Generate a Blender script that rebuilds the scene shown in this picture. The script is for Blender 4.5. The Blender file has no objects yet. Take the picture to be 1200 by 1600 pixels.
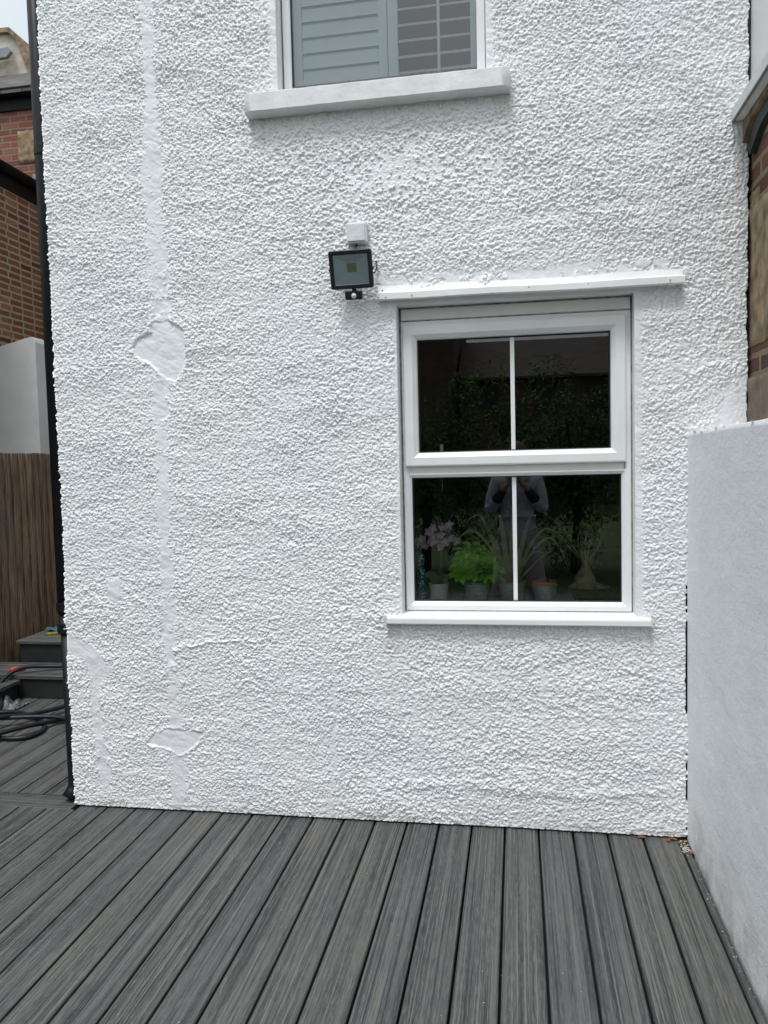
import bpy, bmesh, math, random
import numpy as np
from mathutils import Vector, Matrix
random.seed(7)
S = bpy.context.scene
C = S.collection
R = math.radians

# ---------------------------------------------------------------- camera, light, exposure
YAW, PITCH, ROLL = 0.1686574, 0.0600345, -0.0235749
def cam_axes():
    y, p, r = YAW, PITCH, ROLL
    fw = Vector((-math.sin(y)*math.cos(p), math.cos(y)*math.cos(p), -math.sin(p)))
    rt = Vector((math.cos(y), math.sin(y), 0)); up = rt.cross(fw)
    return rt*math.cos(r)+up*math.sin(r), -rt*math.sin(r)+up*math.cos(r), fw
_r, _u, _f = cam_axes()
cd = bpy.data.cameras.new('camera'); cam = bpy.data.objects.new('camera', cd); C.objects.link(cam)
m = Matrix((_r, _u, -_f)).transposed().to_4x4(); m.translation = Vector((0, -3.410571, 1.618249))
cam.matrix_world = m
cd.sensor_fit = 'VERTICAL'; cd.sensor_height = 36.0; cd.sensor_width = 27.0
cd.lens = 1224.452/1600*36.0
cd.clip_start = 0.01; cd.clip_end = 3000
S.camera = cam

SUN_EL, SUN_AZ = R(64), R(196)        # azimuth measured clockwise from +Y
world = bpy.data.worlds.new('World'); S.world = world; world.use_nodes = True
nt = world.node_tree; nt.nodes.clear()
sky = nt.nodes.new('ShaderNodeTexSky'); sky.sky_type = 'NISHITA'; sky.sun_disc = False
sky.sun_elevation = SUN_EL; sky.sun_rotation = SUN_AZ
sky.air_density = 1.0; sky.dust_density = 5.0; sky.ozone_density = 1.0
hs = nt.nodes.new('ShaderNodeHueSaturation'); hs.inputs['Saturation'].default_value = 0.22
tc = nt.nodes.new('ShaderNodeTexCoord'); cn = nt.nodes.new('ShaderNodeTexNoise')
cn.inputs['Scale'].default_value = 2.2; cn.inputs['Detail'].default_value = 5
cr = nt.nodes.new('ShaderNodeMapRange'); cr.inputs[1].default_value = .3; cr.inputs[2].default_value = .7
cr.inputs[3].default_value = .88; cr.inputs[4].default_value = 1.12
mm = nt.nodes.new('ShaderNodeMix'); mm.data_type = 'RGBA'; mm.blend_type = 'MIX'; mm.inputs[0].default_value = .55
mm.inputs[7].default_value = (9.1, 10.1, 10.9, 1)     # flat cloud layer
ml = nt.nodes.new('ShaderNodeMix'); ml.data_type = 'RGBA'; ml.blend_type = 'MULTIPLY'; ml.inputs[0].default_value = 1
bg = nt.nodes.new('ShaderNodeBackground'); bg.inputs[1].default_value = 0.1
wo = nt.nodes.new('ShaderNodeOutputWorld')
L = nt.links.new
L(sky.outputs[0], hs.inputs['Color']); L(hs.outputs[0], mm.inputs[6]); L(mm.outputs[2], ml.inputs[6])
L(tc.outputs['Generated'], cn.inputs['Vector']); L(cn.outputs[0], cr.inputs[0]); L(cr.outputs[0], ml.inputs[7])
L(ml.outputs[2], bg.inputs[0]); L(bg.outputs[0], wo.inputs[0])

sd = bpy.data.lights.new('sun', 'SUN'); sd.energy = 1.5; sd.angle = R(16); sd.color = (1, .99, .975)
so = bpy.data.objects.new('sun', sd); C.objects.link(so)
sdir = Vector((math.sin(SUN_AZ)*math.cos(SUN_EL), math.cos(SUN_AZ)*math.cos(SUN_EL), math.sin(SUN_EL)))
so.rotation_euler = sdir.to_track_quat('Z', 'Y').to_euler()
S.view_settings.view_transform = 'Standard'; S.view_settings.look = 'None'
S.view_settings.exposure = 0.35; S.view_settings.gamma = 1
S.render.resolution_x = 768; S.render.resolution_y = 1024
try:
    S.render.engine = 'CYCLES'; S.cycles.max_bounces = 8; S.cycles.transparent_max_bounces = 16
except Exception: pass

# ---------------------------------------------------------------- material helpers
class NM:
    def __init__(s, name):
        s.m = bpy.data.materials.new(name); s.m.use_nodes = True
        s.t = s.m.node_tree; s.b = s.t.nodes['Principled BSDF']; s.o = s.t.nodes['Material Output']
        s.tc = s.t.nodes.new('ShaderNodeTexCoord')
    def n(s, ty, **kw):
        n = s.t.nodes.new('ShaderNode'+ty)
        for k, v in kw.items(): setattr(n, k, v)
        return n
    def l(s, a, b): s.t.links.new(a, b)
    def coords(s, scale=(1, 1, 1), loc=(0, 0, 0), src='Object'):
        mp = s.n('Mapping'); s.l(s.tc.outputs[src], mp.inputs[0])
        mp.inputs['Scale'].default_value = scale; mp.inputs['Location'].default_value = loc
        return mp.outputs[0]
    def noise(s, scale, vec=None, detail=4, rough=.55):
        n = s.n('TexNoise'); n.inputs['Scale'].default_value = scale; n.inputs['Detail'].default_value = detail
        n.inputs['Roughness'].default_value = rough
        s.l(vec if vec is not None else s.tc.outputs['Object'], n.inputs['Vector']); return n.outputs[0]
    def ramp(s, fac, stops):
        r = s.n('ValToRGB'); e = r.color_ramp.elements
        while len(e) < len(stops): e.new(.5)
        for el, (p, c) in zip(e, stops): el.position = p; el.color = (c[0], c[1], c[2], 1) if not isinstance(c, float) else (c, c, c, 1)
        s.l(fac, r.inputs[0]); return r.outputs[0]
    def mix(s, fac, a, b, mode='MIX'):
        x = s.n('Mix'); x.data_type = 'RGBA'; x.blend_type = mode
        for v, i in ((fac, 0), (a, 6), (b, 7)):
            if isinstance(v, (int, float)): x.inputs[i].default_value = v if i == 0 else (v, v, v, 1)
            elif isinstance(v, tuple): x.inputs[i].default_value = (*v[:3], 1)
            else: s.l(v, x.inputs[i])
        return x.outputs[2]
    def math(s, op, a, b=0.0, c=None):
        x = s.n('Math'); x.operation = op
        for i, v in enumerate((a, b, c)):
            if v is None: continue
            if isinstance(v, (int, float)): x.inputs[i].default_value = v
            else: s.l(v, x.inputs[i])
        return x.outputs[0]
    def bump(s, h, strength=.3, dist=.01, prev=None):
        b = s.n('Bump'); b.inputs['Strength'].default_value = strength; b.inputs['Distance'].default_value = dist
        s.l(h, b.inputs['Height'])
        if prev is not None: s.l(prev, b.inputs['Normal'])
        return b.outputs[0]
    def out(s, col=None, rough=None, normal=None, metal=None, **kw):
        if col is not None:
            if isinstance(col, tuple): s.b.inputs['Base Color'].default_value = (*col[:3], 1)
            else: s.l(col, s.b.inputs['Base Color'])
        if rough is not None:
            if isinstance(rough, (int, float)): s.b.inputs['Roughness'].default_value = rough
            else: s.l(rough, s.b.inputs['Roughness'])
        if normal is not None: s.l(normal, s.b.inputs['Normal'])
        if metal is not None: s.b.inputs['Metallic'].default_value = metal
        for k, v in kw.items(): s.b.inputs[k].default_value = v
        return s.m

def simple(name, col, rough=.5, var=.15, scale=20, bump=.0, metal=0, bscale=None, **kw):
    k = NM(name); f = k.noise(scale)
    c = k.ramp(f, [(.3, tuple(x*(1-var) for x in col)), (.7, tuple(min(1, x*(1+var)) for x in col))])
    nrm = k.bump(k.noise(bscale or scale*4), bump, .004) if bump else None
    rr = k.ramp(k.noise(scale*2), [(.3, float(max(0, rough-.08))), (.7, float(min(1, rough+.08)))])
    return k.out(c, rr, nrm, metal, **kw)

def mat_render():        # masonry paint over the pebbledash
    k = NM('white_masonry_paint')
    big = k.noise(1.3, detail=6); fine = k.noise(60, detail=5)
    c = k.ramp(big, [(.35, (.77, .79, .815)), (.62, (.815, .825, .835))])
    c = k.mix(k.ramp(fine, [(.55, 0.0), (.8, .25)]), c, (.70, .71, .71))
    st = k.noise(9, k.coords((1, 1, .16)), 5)
    c = k.mix(k.ramp(st, [(.58, 0.0), (.78, .22)]), c, (.66, .665, .65))
    sp = k.noise(45, k.coords((1, 1, 1), (3, 0, 5)), 2)
    c = k.mix(k.ramp(sp, [(.775, 0.0), (.79, .85)]), c, (.16, .15, .14))
    z = k.n('SeparateXYZ'); k.l(k.tc.outputs['Object'], z.inputs[0])
    low = k.math('MULTIPLY', k.ramp(z.outputs[2], [(0.0, 1.0), (.10, 0.0)]), k.ramp(k.noise(14), [(.4, 0.0), (.7, .6)]))
    c = k.mix(low, c, (.42, .40, .36))
    at = k.n('Attribute'); at.attribute_name = 'repair'; c = k.mix(k.math('MULTIPLY', at.outputs['Fac'], .6), c, (.74, .75, .80))
    dr = k.noise(30, k.coords((1, 1, .05)), 4); ua = k.n('Attribute'); ua.attribute_name = 'stain'
    c = k.mix(k.math('MULTIPLY', ua.outputs['Fac'], k.ramp(dr, [(.42, 0.0), (.66, .55)])), c, (.50, .49, .44))
    ag = k.n('Attribute'); ag.attribute_name = 'joint'; c = k.mix(ag.outputs['Fac'], c, (.012, .010, .009))
    n1 = k.bump(k.noise(170, detail=5, rough=.7), .4, .0022)
    return k.out(c, .45, n1)
def mat_smoothwall():
    k = NM('pale_painted_render')
    st = k.noise(2.2, k.coords((1, 1.4, .35)), 6)
    c = k.ramp(st, [(.3, (.80, .82, .85)), (.7, (.87, .885, .90))])
    br = k.noise(26, k.coords((1, 3.0, .2)), 5, .65)
    c = k.mix(k.ramp(br, [(.45, 0.0), (.8, .3)]), c, (.76, .79, .83))
    z = k.n('SeparateXYZ'); k.l(k.tc.outputs['Object'], z.inputs[0])
    lo = k.math('MULTIPLY', k.ramp(z.outputs[2], [(0.0, 1.0), (.22, 0.0)]), k.ramp(k.noise(7), [(.42, 0.0), (.6, .75)]))
    c = k.mix(lo, c, (.45, .41, .36))
    sp = k.noise(38, k.coords((1, 1, 1), (9, 2, 5)), 2)
    c = k.mix(k.ramp(sp, [(.78, 0.0), (.8, .8)]), c, (.2, .2, .2))
    tr = k.noise(5, k.coords((1, 1, 1.8)), 9, .72)
    n1 = k.bump(tr, .8, .016); n2 = k.bump(k.noise(190), .6, .0022, n1)
    return k.out(c, .55, n2)
def mat_deck(along='y', name='composite_decking', dirt=0.0):
    k = NM(name)
    s = k.n('SeparateXYZ'); k.l(k.tc.outputs['Object'], s.inputs[0])
    across = s.outputs[0] if along == 'y' else s.outputs[1]
    idx = k.math('FLOOR', k.math('DIVIDE', k.math('ADD', across, 1.0938+14.6), .146))
    wn = k.n('TexWhiteNoise'); wn.noise_dimensions = '1D'; k.l(idx, wn.inputs['W'])
    off = k.n('VectorMath'); off.operation = 'MULTIPLY_ADD'
    k.l(wn.outputs['Color'], off.inputs[0]); off.inputs[1].default_value = (7, 23, 3); k.l(k.tc.outputs['Object'], off.inputs[2])
    mp = k.n('Mapping'); k.l(off.outputs[0], mp.inputs[0])
    mp.inputs['Scale'].default_value = (1, .014, 1) if along == 'y' else (.014, 1, 1)
    g1 = k.noise(95, mp.outputs[0], 6, .62); g2 = k.noise(24, mp.outputs[0], 4, .55)
    mp2 = k.n('Mapping'); k.l(off.outputs[0], mp2.inputs[0])
    mp2.inputs['Scale'].default_value = (1, .07, 1) if along == 'y' else (.07, 1, 1)
    g3 = k.noise(240, mp2.outputs[0], 5, .7)
    c = k.ramp(g2, [(.36, (.022, .026, .030)), (.47, (.066, .072, .074)), (.6, (.092, .094, .092)), (.74, (.044, .048, .052))])
    c = k.mix(k.ramp(g1, [(.40, .85), (.52, 0.0)]), c, (.034, .038, .043))
    c = k.mix(k.ramp(g3, [(.46, 0.0), (.66, .6)]), c, (.175, .178, .175))
    mp3 = k.n('Mapping'); k.l(off.outputs[0], mp3.inputs[0]); mp3.inputs['Location'].default_value = (3, 5, 0)
    mp3.inputs['Scale'].default_value = (1, .006, 1) if along == 'y' else (.006, 1, 1)
    g4 = k.noise(150, mp3.outputs[0], 3, .5); c = k.mix(k.ramp(g4, [(.36, .9), (.43, 0.0)]), c, (.022, .026, .031))
    c = k.mix(k.ramp(g4, [(.58, 0.0), (.66, .8)]), c, (.165, .158, .142))
    tint = k.ramp(wn.outputs['Value'], [(0.0, (1.08, 1.05, 1.0)), (.35, (.92, .95, .96)), (.7, (1.04, 1.03, 1.0)), (1.0, (.86, .91, .93))])
    c = k.mix(1.0, c, tint, 'MULTIPLY'); c = k.mix(1.0, c, (1.01, 1.0, .962), 'MULTIPLY')
    big = k.noise(1.6, detail=6, rough=.65)
    c = k.mix(k.ramp(big, [(.45, 0.0), (.75, .22+dirt)]), c, (.16, .165, .16))
    scf = k.noise(9, k.coords((1, .7, 1), (4, 1, 0)), 8, .75)
    c = k.mix(k.ramp(scf, [(.66, 0.0), (.76, .30+dirt)]), c, (.34, .34, .33))
    n1 = k.bump(k.math('ADD', g1, g4), .5, .004); n2 = k.bump(g3, .25, .0012, n1)
    return k.out(c, k.ramp(g3, [(.3, .47), (.7, .64)]), n2)
def mat_brick(name, plane, c1, c2, mortar, w=.225, h=.075, mort=.011, stain=(.08, .07, .06), white=0.0, squash=1.0):
    k = NM(name)
    s = k.n('SeparateXYZ'); k.l(k.tc.outputs['Object'], s.inputs[0])
    cb = k.n('CombineXYZ'); k.l(s.outputs[0 if plane == 'x' else 1], cb.inputs[0]); k.l(s.outputs[2], cb.inputs[1])
    wob = k.n('VectorMath'); wob.operation = 'MULTIPLY_ADD'
    nz = k.n('TexNoise'); nz.inputs['Scale'].default_value = 9; k.l(k.tc.outputs['Object'], nz.inputs['Vector'])
    k.l(nz.outputs['Color'], wob.inputs[0]); wob.inputs[1].default_value = (.014, .014, 0); k.l(cb.outputs[0], wob.inputs[2])
    b = k.n('TexBrick'); k.l(wob.outputs[0], b.inputs['Vector'])
    b.inputs['Scale'].default_value = 1; b.inputs['Brick Width'].default_value = w; b.inputs['Row Height'].default_value = h
    b.inputs['Mortar Size'].default_value = mort; b.inputs['Mortar Smooth'].default_value = .25
    b.inputs['Color1'].default_value = (0, 0, 0, 1); b.inputs['Color2'].default_value = (1, 1, 1, 1); b.inputs['Mortar'].default_value = (.5, .5, .5, 1)
    b.squash = squash; b.squash_frequency = 2
    mid = tuple((a+d)/2*.7 for a, d in zip(c1, c2))
    c = k.ramp(b.outputs['Color'], [(0.0, c1), (.35, mid), (.65, c2), (1.0, tuple(x*.42 for x in c1))])
    c = k.mix(k.ramp(k.noise(11, detail=6), [(.42, 0.0), (.75, .6)]), c, stain)
    mc = k.mix(k.noise(6), mortar, tuple(x*.55 for x in mortar))
    c = k.mix(b.outputs['Fac'], c, mc)
    if white: c = k.mix(k.ramp(k.noise(3.1, detail=6), [(.60, 0.0), (.66, white)]), c, (.42, .40, .34))
    h_ = k.math('ADD', k.math('MULTIPLY', b.outputs['Fac'], -1.0), k.math('MULTIPLY', k.noise(60), .5))
    return k.out(c, .88, k.bump(h_, .8, .012))
def mat_slate():
    k = NM('weathered_slate')
    s = k.n('SeparateXYZ'); k.l(k.tc.outputs['Object'], s.inputs[0])
    cb = k.n('CombineXYZ'); k.l(s.outputs[0], cb.inputs[0]); k.l(s.outputs[1], cb.inputs[1])
    b = k.n('TexBrick'); k.l(cb.outputs[0], b.inputs['Vector']); b.inputs['Scale'].default_value = 1
    b.inputs['Brick Width'].default_value = .27; b.inputs['Row Height'].default_value = .14; b.inputs['Mortar Size'].default_value = .009
    b.inputs['Color1'].default_value = (.05, .045, .045, 1); b.inputs['Color2'].default_value = (.13, .12, .11, 1); b.inputs['Mortar'].default_value = (.012, .012, .012, 1)
    c = k.mix(k.ramp(k.noise(7, detail=6), [(.45, 0.0), (.75, .6)]), b.outputs['Color'], (.17, .14, .11))
    return k.out(c, .75, k.bump(b.outputs['Fac'], -.6, .01))
def mat_fence():
    k = NM('weathered_fence_timber')
    s = k.n('SeparateXYZ'); k.l(k.tc.outputs['Object'], s.inputs[0])
    idx = k.math('FLOOR', k.math('DIVIDE', k.math('ADD', s.outputs[1], 20.0), .1))
    wn = k.n('TexWhiteNoise'); wn.noise_dimensions = '1D'; k.l(idx, wn.inputs['W'])
    off = k.n('VectorMath'); off.operation = 'MULTIPLY_ADD'; k.l(wn.outputs['Color'], off.inputs[0]); off.inputs[1].default_value = (3, 3, 31)
    k.l(k.tc.outputs['Object'], off.inputs[2])
    mp = k.n('Mapping'); k.l(off.outputs[0], mp.inputs[0]); mp.inputs['Scale'].default_value = (1, 1, .05)
    g = k.noise(70, mp.outputs[0], 6, .65)
    c = k.ramp(g, [(.36, (.06, .032, .018)), (.5, (.22, .135, .082)), (.64, (.36, .25, .17))])
    gy = k.noise(3, k.coords((1, 1, .4)), 5)
    c = k.mix(k.ramp(gy, [(.46, 0.0), (.68, .55)]), c, k.ramp(g, [(.3, (.07, .063, .055)), (.7, (.20, .185, .165))]))
    c = k.mix(1.0, c, k.ramp(wn.outputs['Value'], [(0.0, .7), (1.0, 1.2)]), 'MULTIPLY')
    alg = k.math('MULTIPLY', k.ramp(s.outputs[2], [(.02, 1.0), (.30, 0.0)]), k.ramp(k.noise(9), [(.35, 0.0), (.6, .8)]))
    c = k.mix(alg, c, (.05, .06, .015))
    return k.out(c, .85, k.bump(g, .5, .004))
def mat_glass(name, mult=1.0, tint=(1, 1, 1)):
    k = NM(name); t = k.t; t.nodes.remove(k.b)
    tr = k.n('BsdfTransparent'); tr.inputs[0].default_value = (*tint, 1)
    gl = k.n('BsdfGlossy'); gl.inputs['Roughness'].default_value = .004
    fr = k.n('Fresnel'); fr.inputs[0].default_value = 1.5
    mx = k.n('MixShader'); k.l(k.math('MINIMUM', k.math('MULTIPLY', fr.outputs[0], mult), 1.0), mx.inputs[0])
    k.l(tr.outputs[0], mx.inputs[1]); k.l(gl.outputs[0], mx.inputs[2]); k.l(mx.outputs[0], k.o.inputs[0]); return k.m
def mat_leaf(name, a, b, scale=30, rough=.45, trans=.25, streak=None):
    k = NM(name)
    v = k.coords(streak) if streak else None
    c = k.ramp(k.noise(scale, v, 3), [(.32, a), (.68, b)])
    m_ = k.out(c, rough); k.b.inputs['Transmission Weight'].default_value = 0
    tl = k.n('BsdfTranslucent'); k.l(c, tl.inputs[0]); mx = k.n('MixShader'); mx.inputs[0].default_value = trans
    k.l(k.b.outputs[0], mx.inputs[1]); k.l(tl.outputs[0], mx.inputs[2]); k.l(mx.outputs[0], k.o.inputs[0]); return m_
def mat_upvc(name='white_upvc', col=(.78, .80, .80), grime=.3):
    k = NM(name)
    c = k.mix(k.ramp(k.noise(5, detail=6), [(.45, 0.0), (.8, grime)]), col, (.55, .54, .50))
    c = k.mix(k.ramp(k.noise(60, k.coords((.2, 1, 1)), 3), [(.72, 0.0), (.8, .25)]), c, (.35, .34, .31))
    return k.out(c, .32, k.bump(k.noise(30), .05, .002))

M = {}
M['render'] = mat_render(); M['smooth'] = mat_smoothwall()
M['deck'] = mat_deck('y'); M['deckx'] = mat_deck('x', 'composite_decking_crosswise'); M['deckd'] = mat_deck('y', 'composite_decking_worn', .22)
M['upvc'] = mat_upvc(); M['upvc_old'] = mat_upvc('aged_upvc', (.66, .66, .63), .55)
M['gasket'] = simple('black_rubber_gasket', (.012, .012, .012), .6)
M['grime'] = simple('grimy_sealant', (.16, .14, .11), .8, .4, 40)
M['crev'] = simple('dark_joint_filler', (.015, .013, .012), .9)
M['sillp'] = simple('painted_concrete', (.70, .71, .72), .55, .1, 12, .6, bscale=30)
M['paint'] = simple('white_gloss_paint', (.80, .81, .81), .4, .05, 8, .35, bscale=40)
M['black'] = simple('black_plastic', (.010, .011, .014), .38, .2, 8)
M['pipe'] = simple('black_pvc_pipe', (.008, .009, .012), .42, .3, 12, **{'Specular IOR Level': .3})
M['gutter'] = simple('black_gutter_plastic', (.006, .006, .007), .5, .3, 6, **{'Specular IOR Level': .2})
M['glass'] = mat_glass('window_glass', 3.3, (.96, .98, .975)); M['glass_up'] = mat_glass('upper_window_glass', 3.9, (.97, 1, 1))
M['lampglass'] = mat_glass('lamp_glass', 1.0, (.97, .985, 1))
M['reflector'] = simple('satin_reflector', (.80, .88, .95), .6, .03, 20)
M['led'] = simple('led_phosphor', (.42, .40, .28), .6, .1, 100)
M['lens'] = simple('white_sensor_lens', (.62, .65, .68), .3, .05)
M['shutter'] = simple('white_shutter_paint', (.82, .92, .95), .45, .06, 3)
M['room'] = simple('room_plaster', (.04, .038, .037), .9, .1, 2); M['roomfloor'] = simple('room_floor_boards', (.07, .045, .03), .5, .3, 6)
M['isill'] = simple('inner_sill_board', (.35, .35, .34), .4, .1, 5)
M['stock'] = mat_brick('stock_brick_wall', 'y', (.26, .07, .03), (.34, .15, .07), (.50, .43, .31), mort=.014, squash=.9)
M['red'] = mat_brick('red_brick_wall', 'x', (.24, .065, .04), (.33, .12, .08), (.30, .25, .20), mort=.009)
M['nbrick'] = mat_brick('dark_red_brick_wall', 'y', (.11, .035, .025), (.17, .07, .04), (.30, .23, .13), mort=.014)
M['gbrick'] = mat_brick('garden_end_brick_wall', 'x', (.13, .07, .055), (.18, .10, .075), (.14, .12, .10))
M['slate'] = mat_slate()
M['tile'] = simple('brown_roof_tiles', (.085, .060, .052), .8, .4, 3)
M['stone'] = simple('weathered_ochre_stone', (.25, .185, .11), .9, .55, 14, .9, bscale=26)
M['cement'] = simple('old_cement_patch', (.34, .32, .28), .9, .3, 14, .8)
M['chim'] = simple('weathered_chimney_render', (.50, .46, .39), .9, .35, 5, .8)
M['green'] = simple('dark_green_paint', (.005, .016, .011), .5, .3)
M['fence'] = mat_fence()
M['lead'] = simple('grey_lead_flashing', (.22, .24, .27), .6, .2, 8)
M['white_r'] = simple('neighbour_white_render', (.68, .69, .70), .8, .08, 3, .3)
M['grass'] = simple('lawn_grass', (.05, .09, .025), .9, .5, 20, .8); M['soil'] = simple('potting_soil', (.03, .022, .015), .95, .4, 60, .9)
M['riser'] = simple('charcoal_riser_board', (.016, .019, .021), .55, .25, 6)
M['hose'] = simple('navy_rubber_hose', (.005, .006, .013), .5, .4, 30)

# ---------------------------------------------------------------- mesh helpers
class MB:
    def __init__(s): s.v = []; s.f = []; s.mi = []; s.cur = 0
    def add(s, vs, fs):
        o = len(s.v); s.v += [tuple(v) for v in vs]; s.f += [tuple(i+o for i in f) for f in fs]; s.mi += [s.cur]*len(fs); return s
    def box(s, x0, x1, y0, y1, z0, z1):
        return s.add([(x, y, z) for x in (x0, x1) for y in (y0, y1) for z in (z0, z1)],
                     [(0, 1, 3, 2), (4, 6, 7, 5), (0, 4, 5, 1), (2, 3, 7, 6), (0, 2, 6, 4), (1, 5, 7, 3)])
    def bbox(s, x0, x1, y0, y1, z0, z1, b=.003):   # box with chamfered edges
        bm = bmesh.new(); bmesh.ops.create_cube(bm, size=1)
        bmesh.ops.scale(bm, vec=(x1-x0, y1-y0, z1-z0), verts=bm.verts); bmesh.ops.translate(bm, vec=((x0+x1)/2, (y0+y1)/2, (z0+z1)/2), verts=bm.verts)
        bmesh.ops.bevel(bm, geom=list(bm.edges), offset=b, segments=2, profile=.6, affect='EDGES')
        bm.verts.index_update(); s.add([v.co[:] for v in bm.verts], [[v.index for v in f.verts] for f in bm.faces]); bm.free(); return s
    def obox(s, c, ax, ay, az):        # oriented box: centre and half-axes
        c, ax, ay, az = map(Vector, (c, ax, ay, az))
        return s.add([c+ax*i+ay*j+az*k for i in (-1, 1) for j in (-1, 1) for k in (-1, 1)],
                     [(0, 1, 3, 2), (4, 6, 7, 5), (0, 4, 5, 1), (2, 3, 7, 6), (0, 2, 6, 4), (1, 5, 7, 3)])
    def tube(s, pts, r, n=10, cap=True):
        pts = [Vector(p) for p in pts]; rs = r if isinstance(r, (list, tuple)) else [r]*len(pts)
        rings = []; prev = None
        for i, p in enumerate(pts):
            t = (pts[min(i+1, len(pts)-1)]-pts[max(i-1, 0)]).normalized()
            a = prev if prev is not None else (Vector((0, 0, 1)) if abs(t.z) < .9 else Vector((1, 0, 0)))
            u = (a-t*a.dot(t)).normalized(); prev = u; w = t.cross(u)
            rings.append([p+(u*math.cos(k*2*math.pi/n)+w*math.sin(k*2*math.pi/n))*rs[i] for k in range(n)])
        vs = [v for r_ in rings for v in r_]; fs = []
        for i in range(len(pts)-1):
            for k in range(n): fs.append((i*n+k, i*n+(k+1) % n, (i+1)*n+(k+1) % n, (i+1)*n+k))
        if cap: fs += [tuple(range(n))[::-1], tuple((len(pts)-1)*n+k for k in range(n))]
        return s.add(vs, fs)
    def lathe(s, prof, c=(0, 0, 0), n=32, warp=None):
        vs = []; fs = []
        for r, z in prof:
            for k in range(n):
                a = k*2*math.pi/n; rr = r*(warp(a, z) if warp else 1)
                vs.append((c[0]+rr*math.cos(a), c[1]+rr*math.sin(a), c[2]+z))
        for i in range(len(prof)-1):
            for k in range(n): fs.append((i*n+k, i*n+(k+1) % n, (i+1)*n+(k+1) % n, (i+1)*n+k))
        return s.add(vs, fs)
    def prism(s, poly, axis, a0, a1):   # poly in the two other axes, extruded from a0 to a1
        def P(u, v, w): return {'x': (w, u, v), 'y': (u, w, v), 'z': (u, v, w)}[axis]
        n = len(poly); vs = [P(u, v, a0) for u, v in poly]+[P(u, v, a1) for u, v in poly]
        fs = [tuple(range(n)), tuple(range(n, 2*n))[::-1]]+[(i, (i+1) % n, n+(i+1) % n, n+i) for i in range(n)]
        return s.add(vs, fs)
    def build(s, name, mat, parent=None, smooth=False, fix=True):
        me = bpy.data.meshes.new(name); me.from_pydata([tuple(v) for v in s.v], [], s.f); me.update()
        mats = mat if isinstance(mat, (list, tuple)) else [mat]
        for x in mats: me.materials.append(x)
        if len(mats) > 1: me.polygons.foreach_set('material_index', s.mi)
        if fix:
            bm = bmesh.new(); bm.from_mesh(me); bmesh.ops.recalc_face_normals(bm, faces=bm.faces); bm.to_mesh(me); bm.free()
        if smooth: me.polygons.foreach_set('use_smooth', [True]*len(me.polygons))
        o = bpy.data.objects.new(name, me); C.objects.link(o)
        if parent is not None:
            o.parent = parent
            if parent.type == 'EMPTY' or True: o.matrix_parent_inverse = parent_world(parent).inverted()
        return o
def parent_world(o):
    m_ = o.matrix_basis.copy()
    if o.parent: m_ = parent_world(o.parent) @ o.matrix_parent_inverse @ m_
    return m_
def thing(name, label, cat, loc=(0, 0, 0), group=None):
    o = bpy.data.objects.new(name, None); C.objects.link(o); o.location = loc; o.empty_display_size = .1
    return tag(o, label, cat, group)
def tag(o, label, cat, group=None, kind=None):
    o['label'] = label; o['category'] = cat
    if group: o['group'] = group
    if kind: o['kind'] = kind
    return o
def struct(o): o['kind'] = 'structure'; return o

def vnoise(X, Y, scale, seed):
    rng = np.random.RandomState(seed); g = rng.rand(256, 256).astype(np.float32)
    x = X*scale; y = Y*scale; xi = np.floor(x).astype(int); yi = np.floor(y).astype(int); fx = x-xi; fy = y-yi
    fx = fx*fx*(3-2*fx); fy = fy*fy*(3-2*fy)
    a = g[xi % 256, yi % 256]; b = g[(xi+1) % 256, yi % 256]; c = g[xi % 256, (yi+1) % 256]; d = g[(xi+1) % 256, (yi+1) % 256]
    return (a*(1-fx)+b*fx)*(1-fy)+(c*(1-fx)+d*fx)*fy
def fbm(X, Y, scale, seed, octs=4):
    t = 0; a = .5; n = 0
    for o in range(octs): t = t+a*vnoise(X, Y, scale*2**o, seed+o*11); n += a; a *= .5
    return t/n
def blobs(X, Y, cell, rmin, rmax, seed, prob=None, stretch=1.6):
    rng = np.random.RandomState(seed); N = 512
    jx = rng.rand(N, N).astype(np.float32); jy = rng.rand(N, N).astype(np.float32); rr = (rmin+(rmax-rmin)*rng.rand(N, N)).astype(np.float32)
    hh = (.35+.65*rng.rand(N, N)).astype(np.float32); an = (rng.rand(N, N)*math.pi).astype(np.float32); pr = rng.rand(N, N).astype(np.float32)
    st = (1+(stretch-1)*rng.rand(N, N)).astype(np.float32)
    xi = np.floor(X/cell).astype(int); yi = np.floor(Y/cell).astype(int); out = np.zeros_like(X)
    for dx in (-1, 0, 1):
        for dy in (-1, 0, 1):
            a = xi+dx; b = yi+dy; ia = a % N; ib = b % N
            ux = X-(a+jx[ia, ib])*cell; uy = Y-(b+jy[ia, ib])*cell
            ca = np.cos(an[ia, ib]); sa = np.sin(an[ia, ib]); s_ = st[ia, ib]; r = rr[ia, ib]
            p = (ux*ca+uy*sa)/s_; q = -ux*sa+uy*ca
            d = (p*p+q*q)/(r*r); h = hh[ia, ib]*np.clip(1-d, 0, 1)**.62
            if prob is not None: h = np.where(pr[ia, ib] < prob, h, 0)
            out = np.maximum(out, h)
    return out
def inpoly(X, Y, P):
    ins = np.zeros(X.shape, bool); n = len(P)
    for i in range(n):
        x0, y0 = P[i]; x1, y1 = P[(i+1) % n]
        if y0 == y1: continue
        c = ((y0 > Y) != (y1 > Y)) & (X < (x1-x0)*(Y-y0)/(y1-y0)+x0); ins ^= c
    return ins
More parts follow.
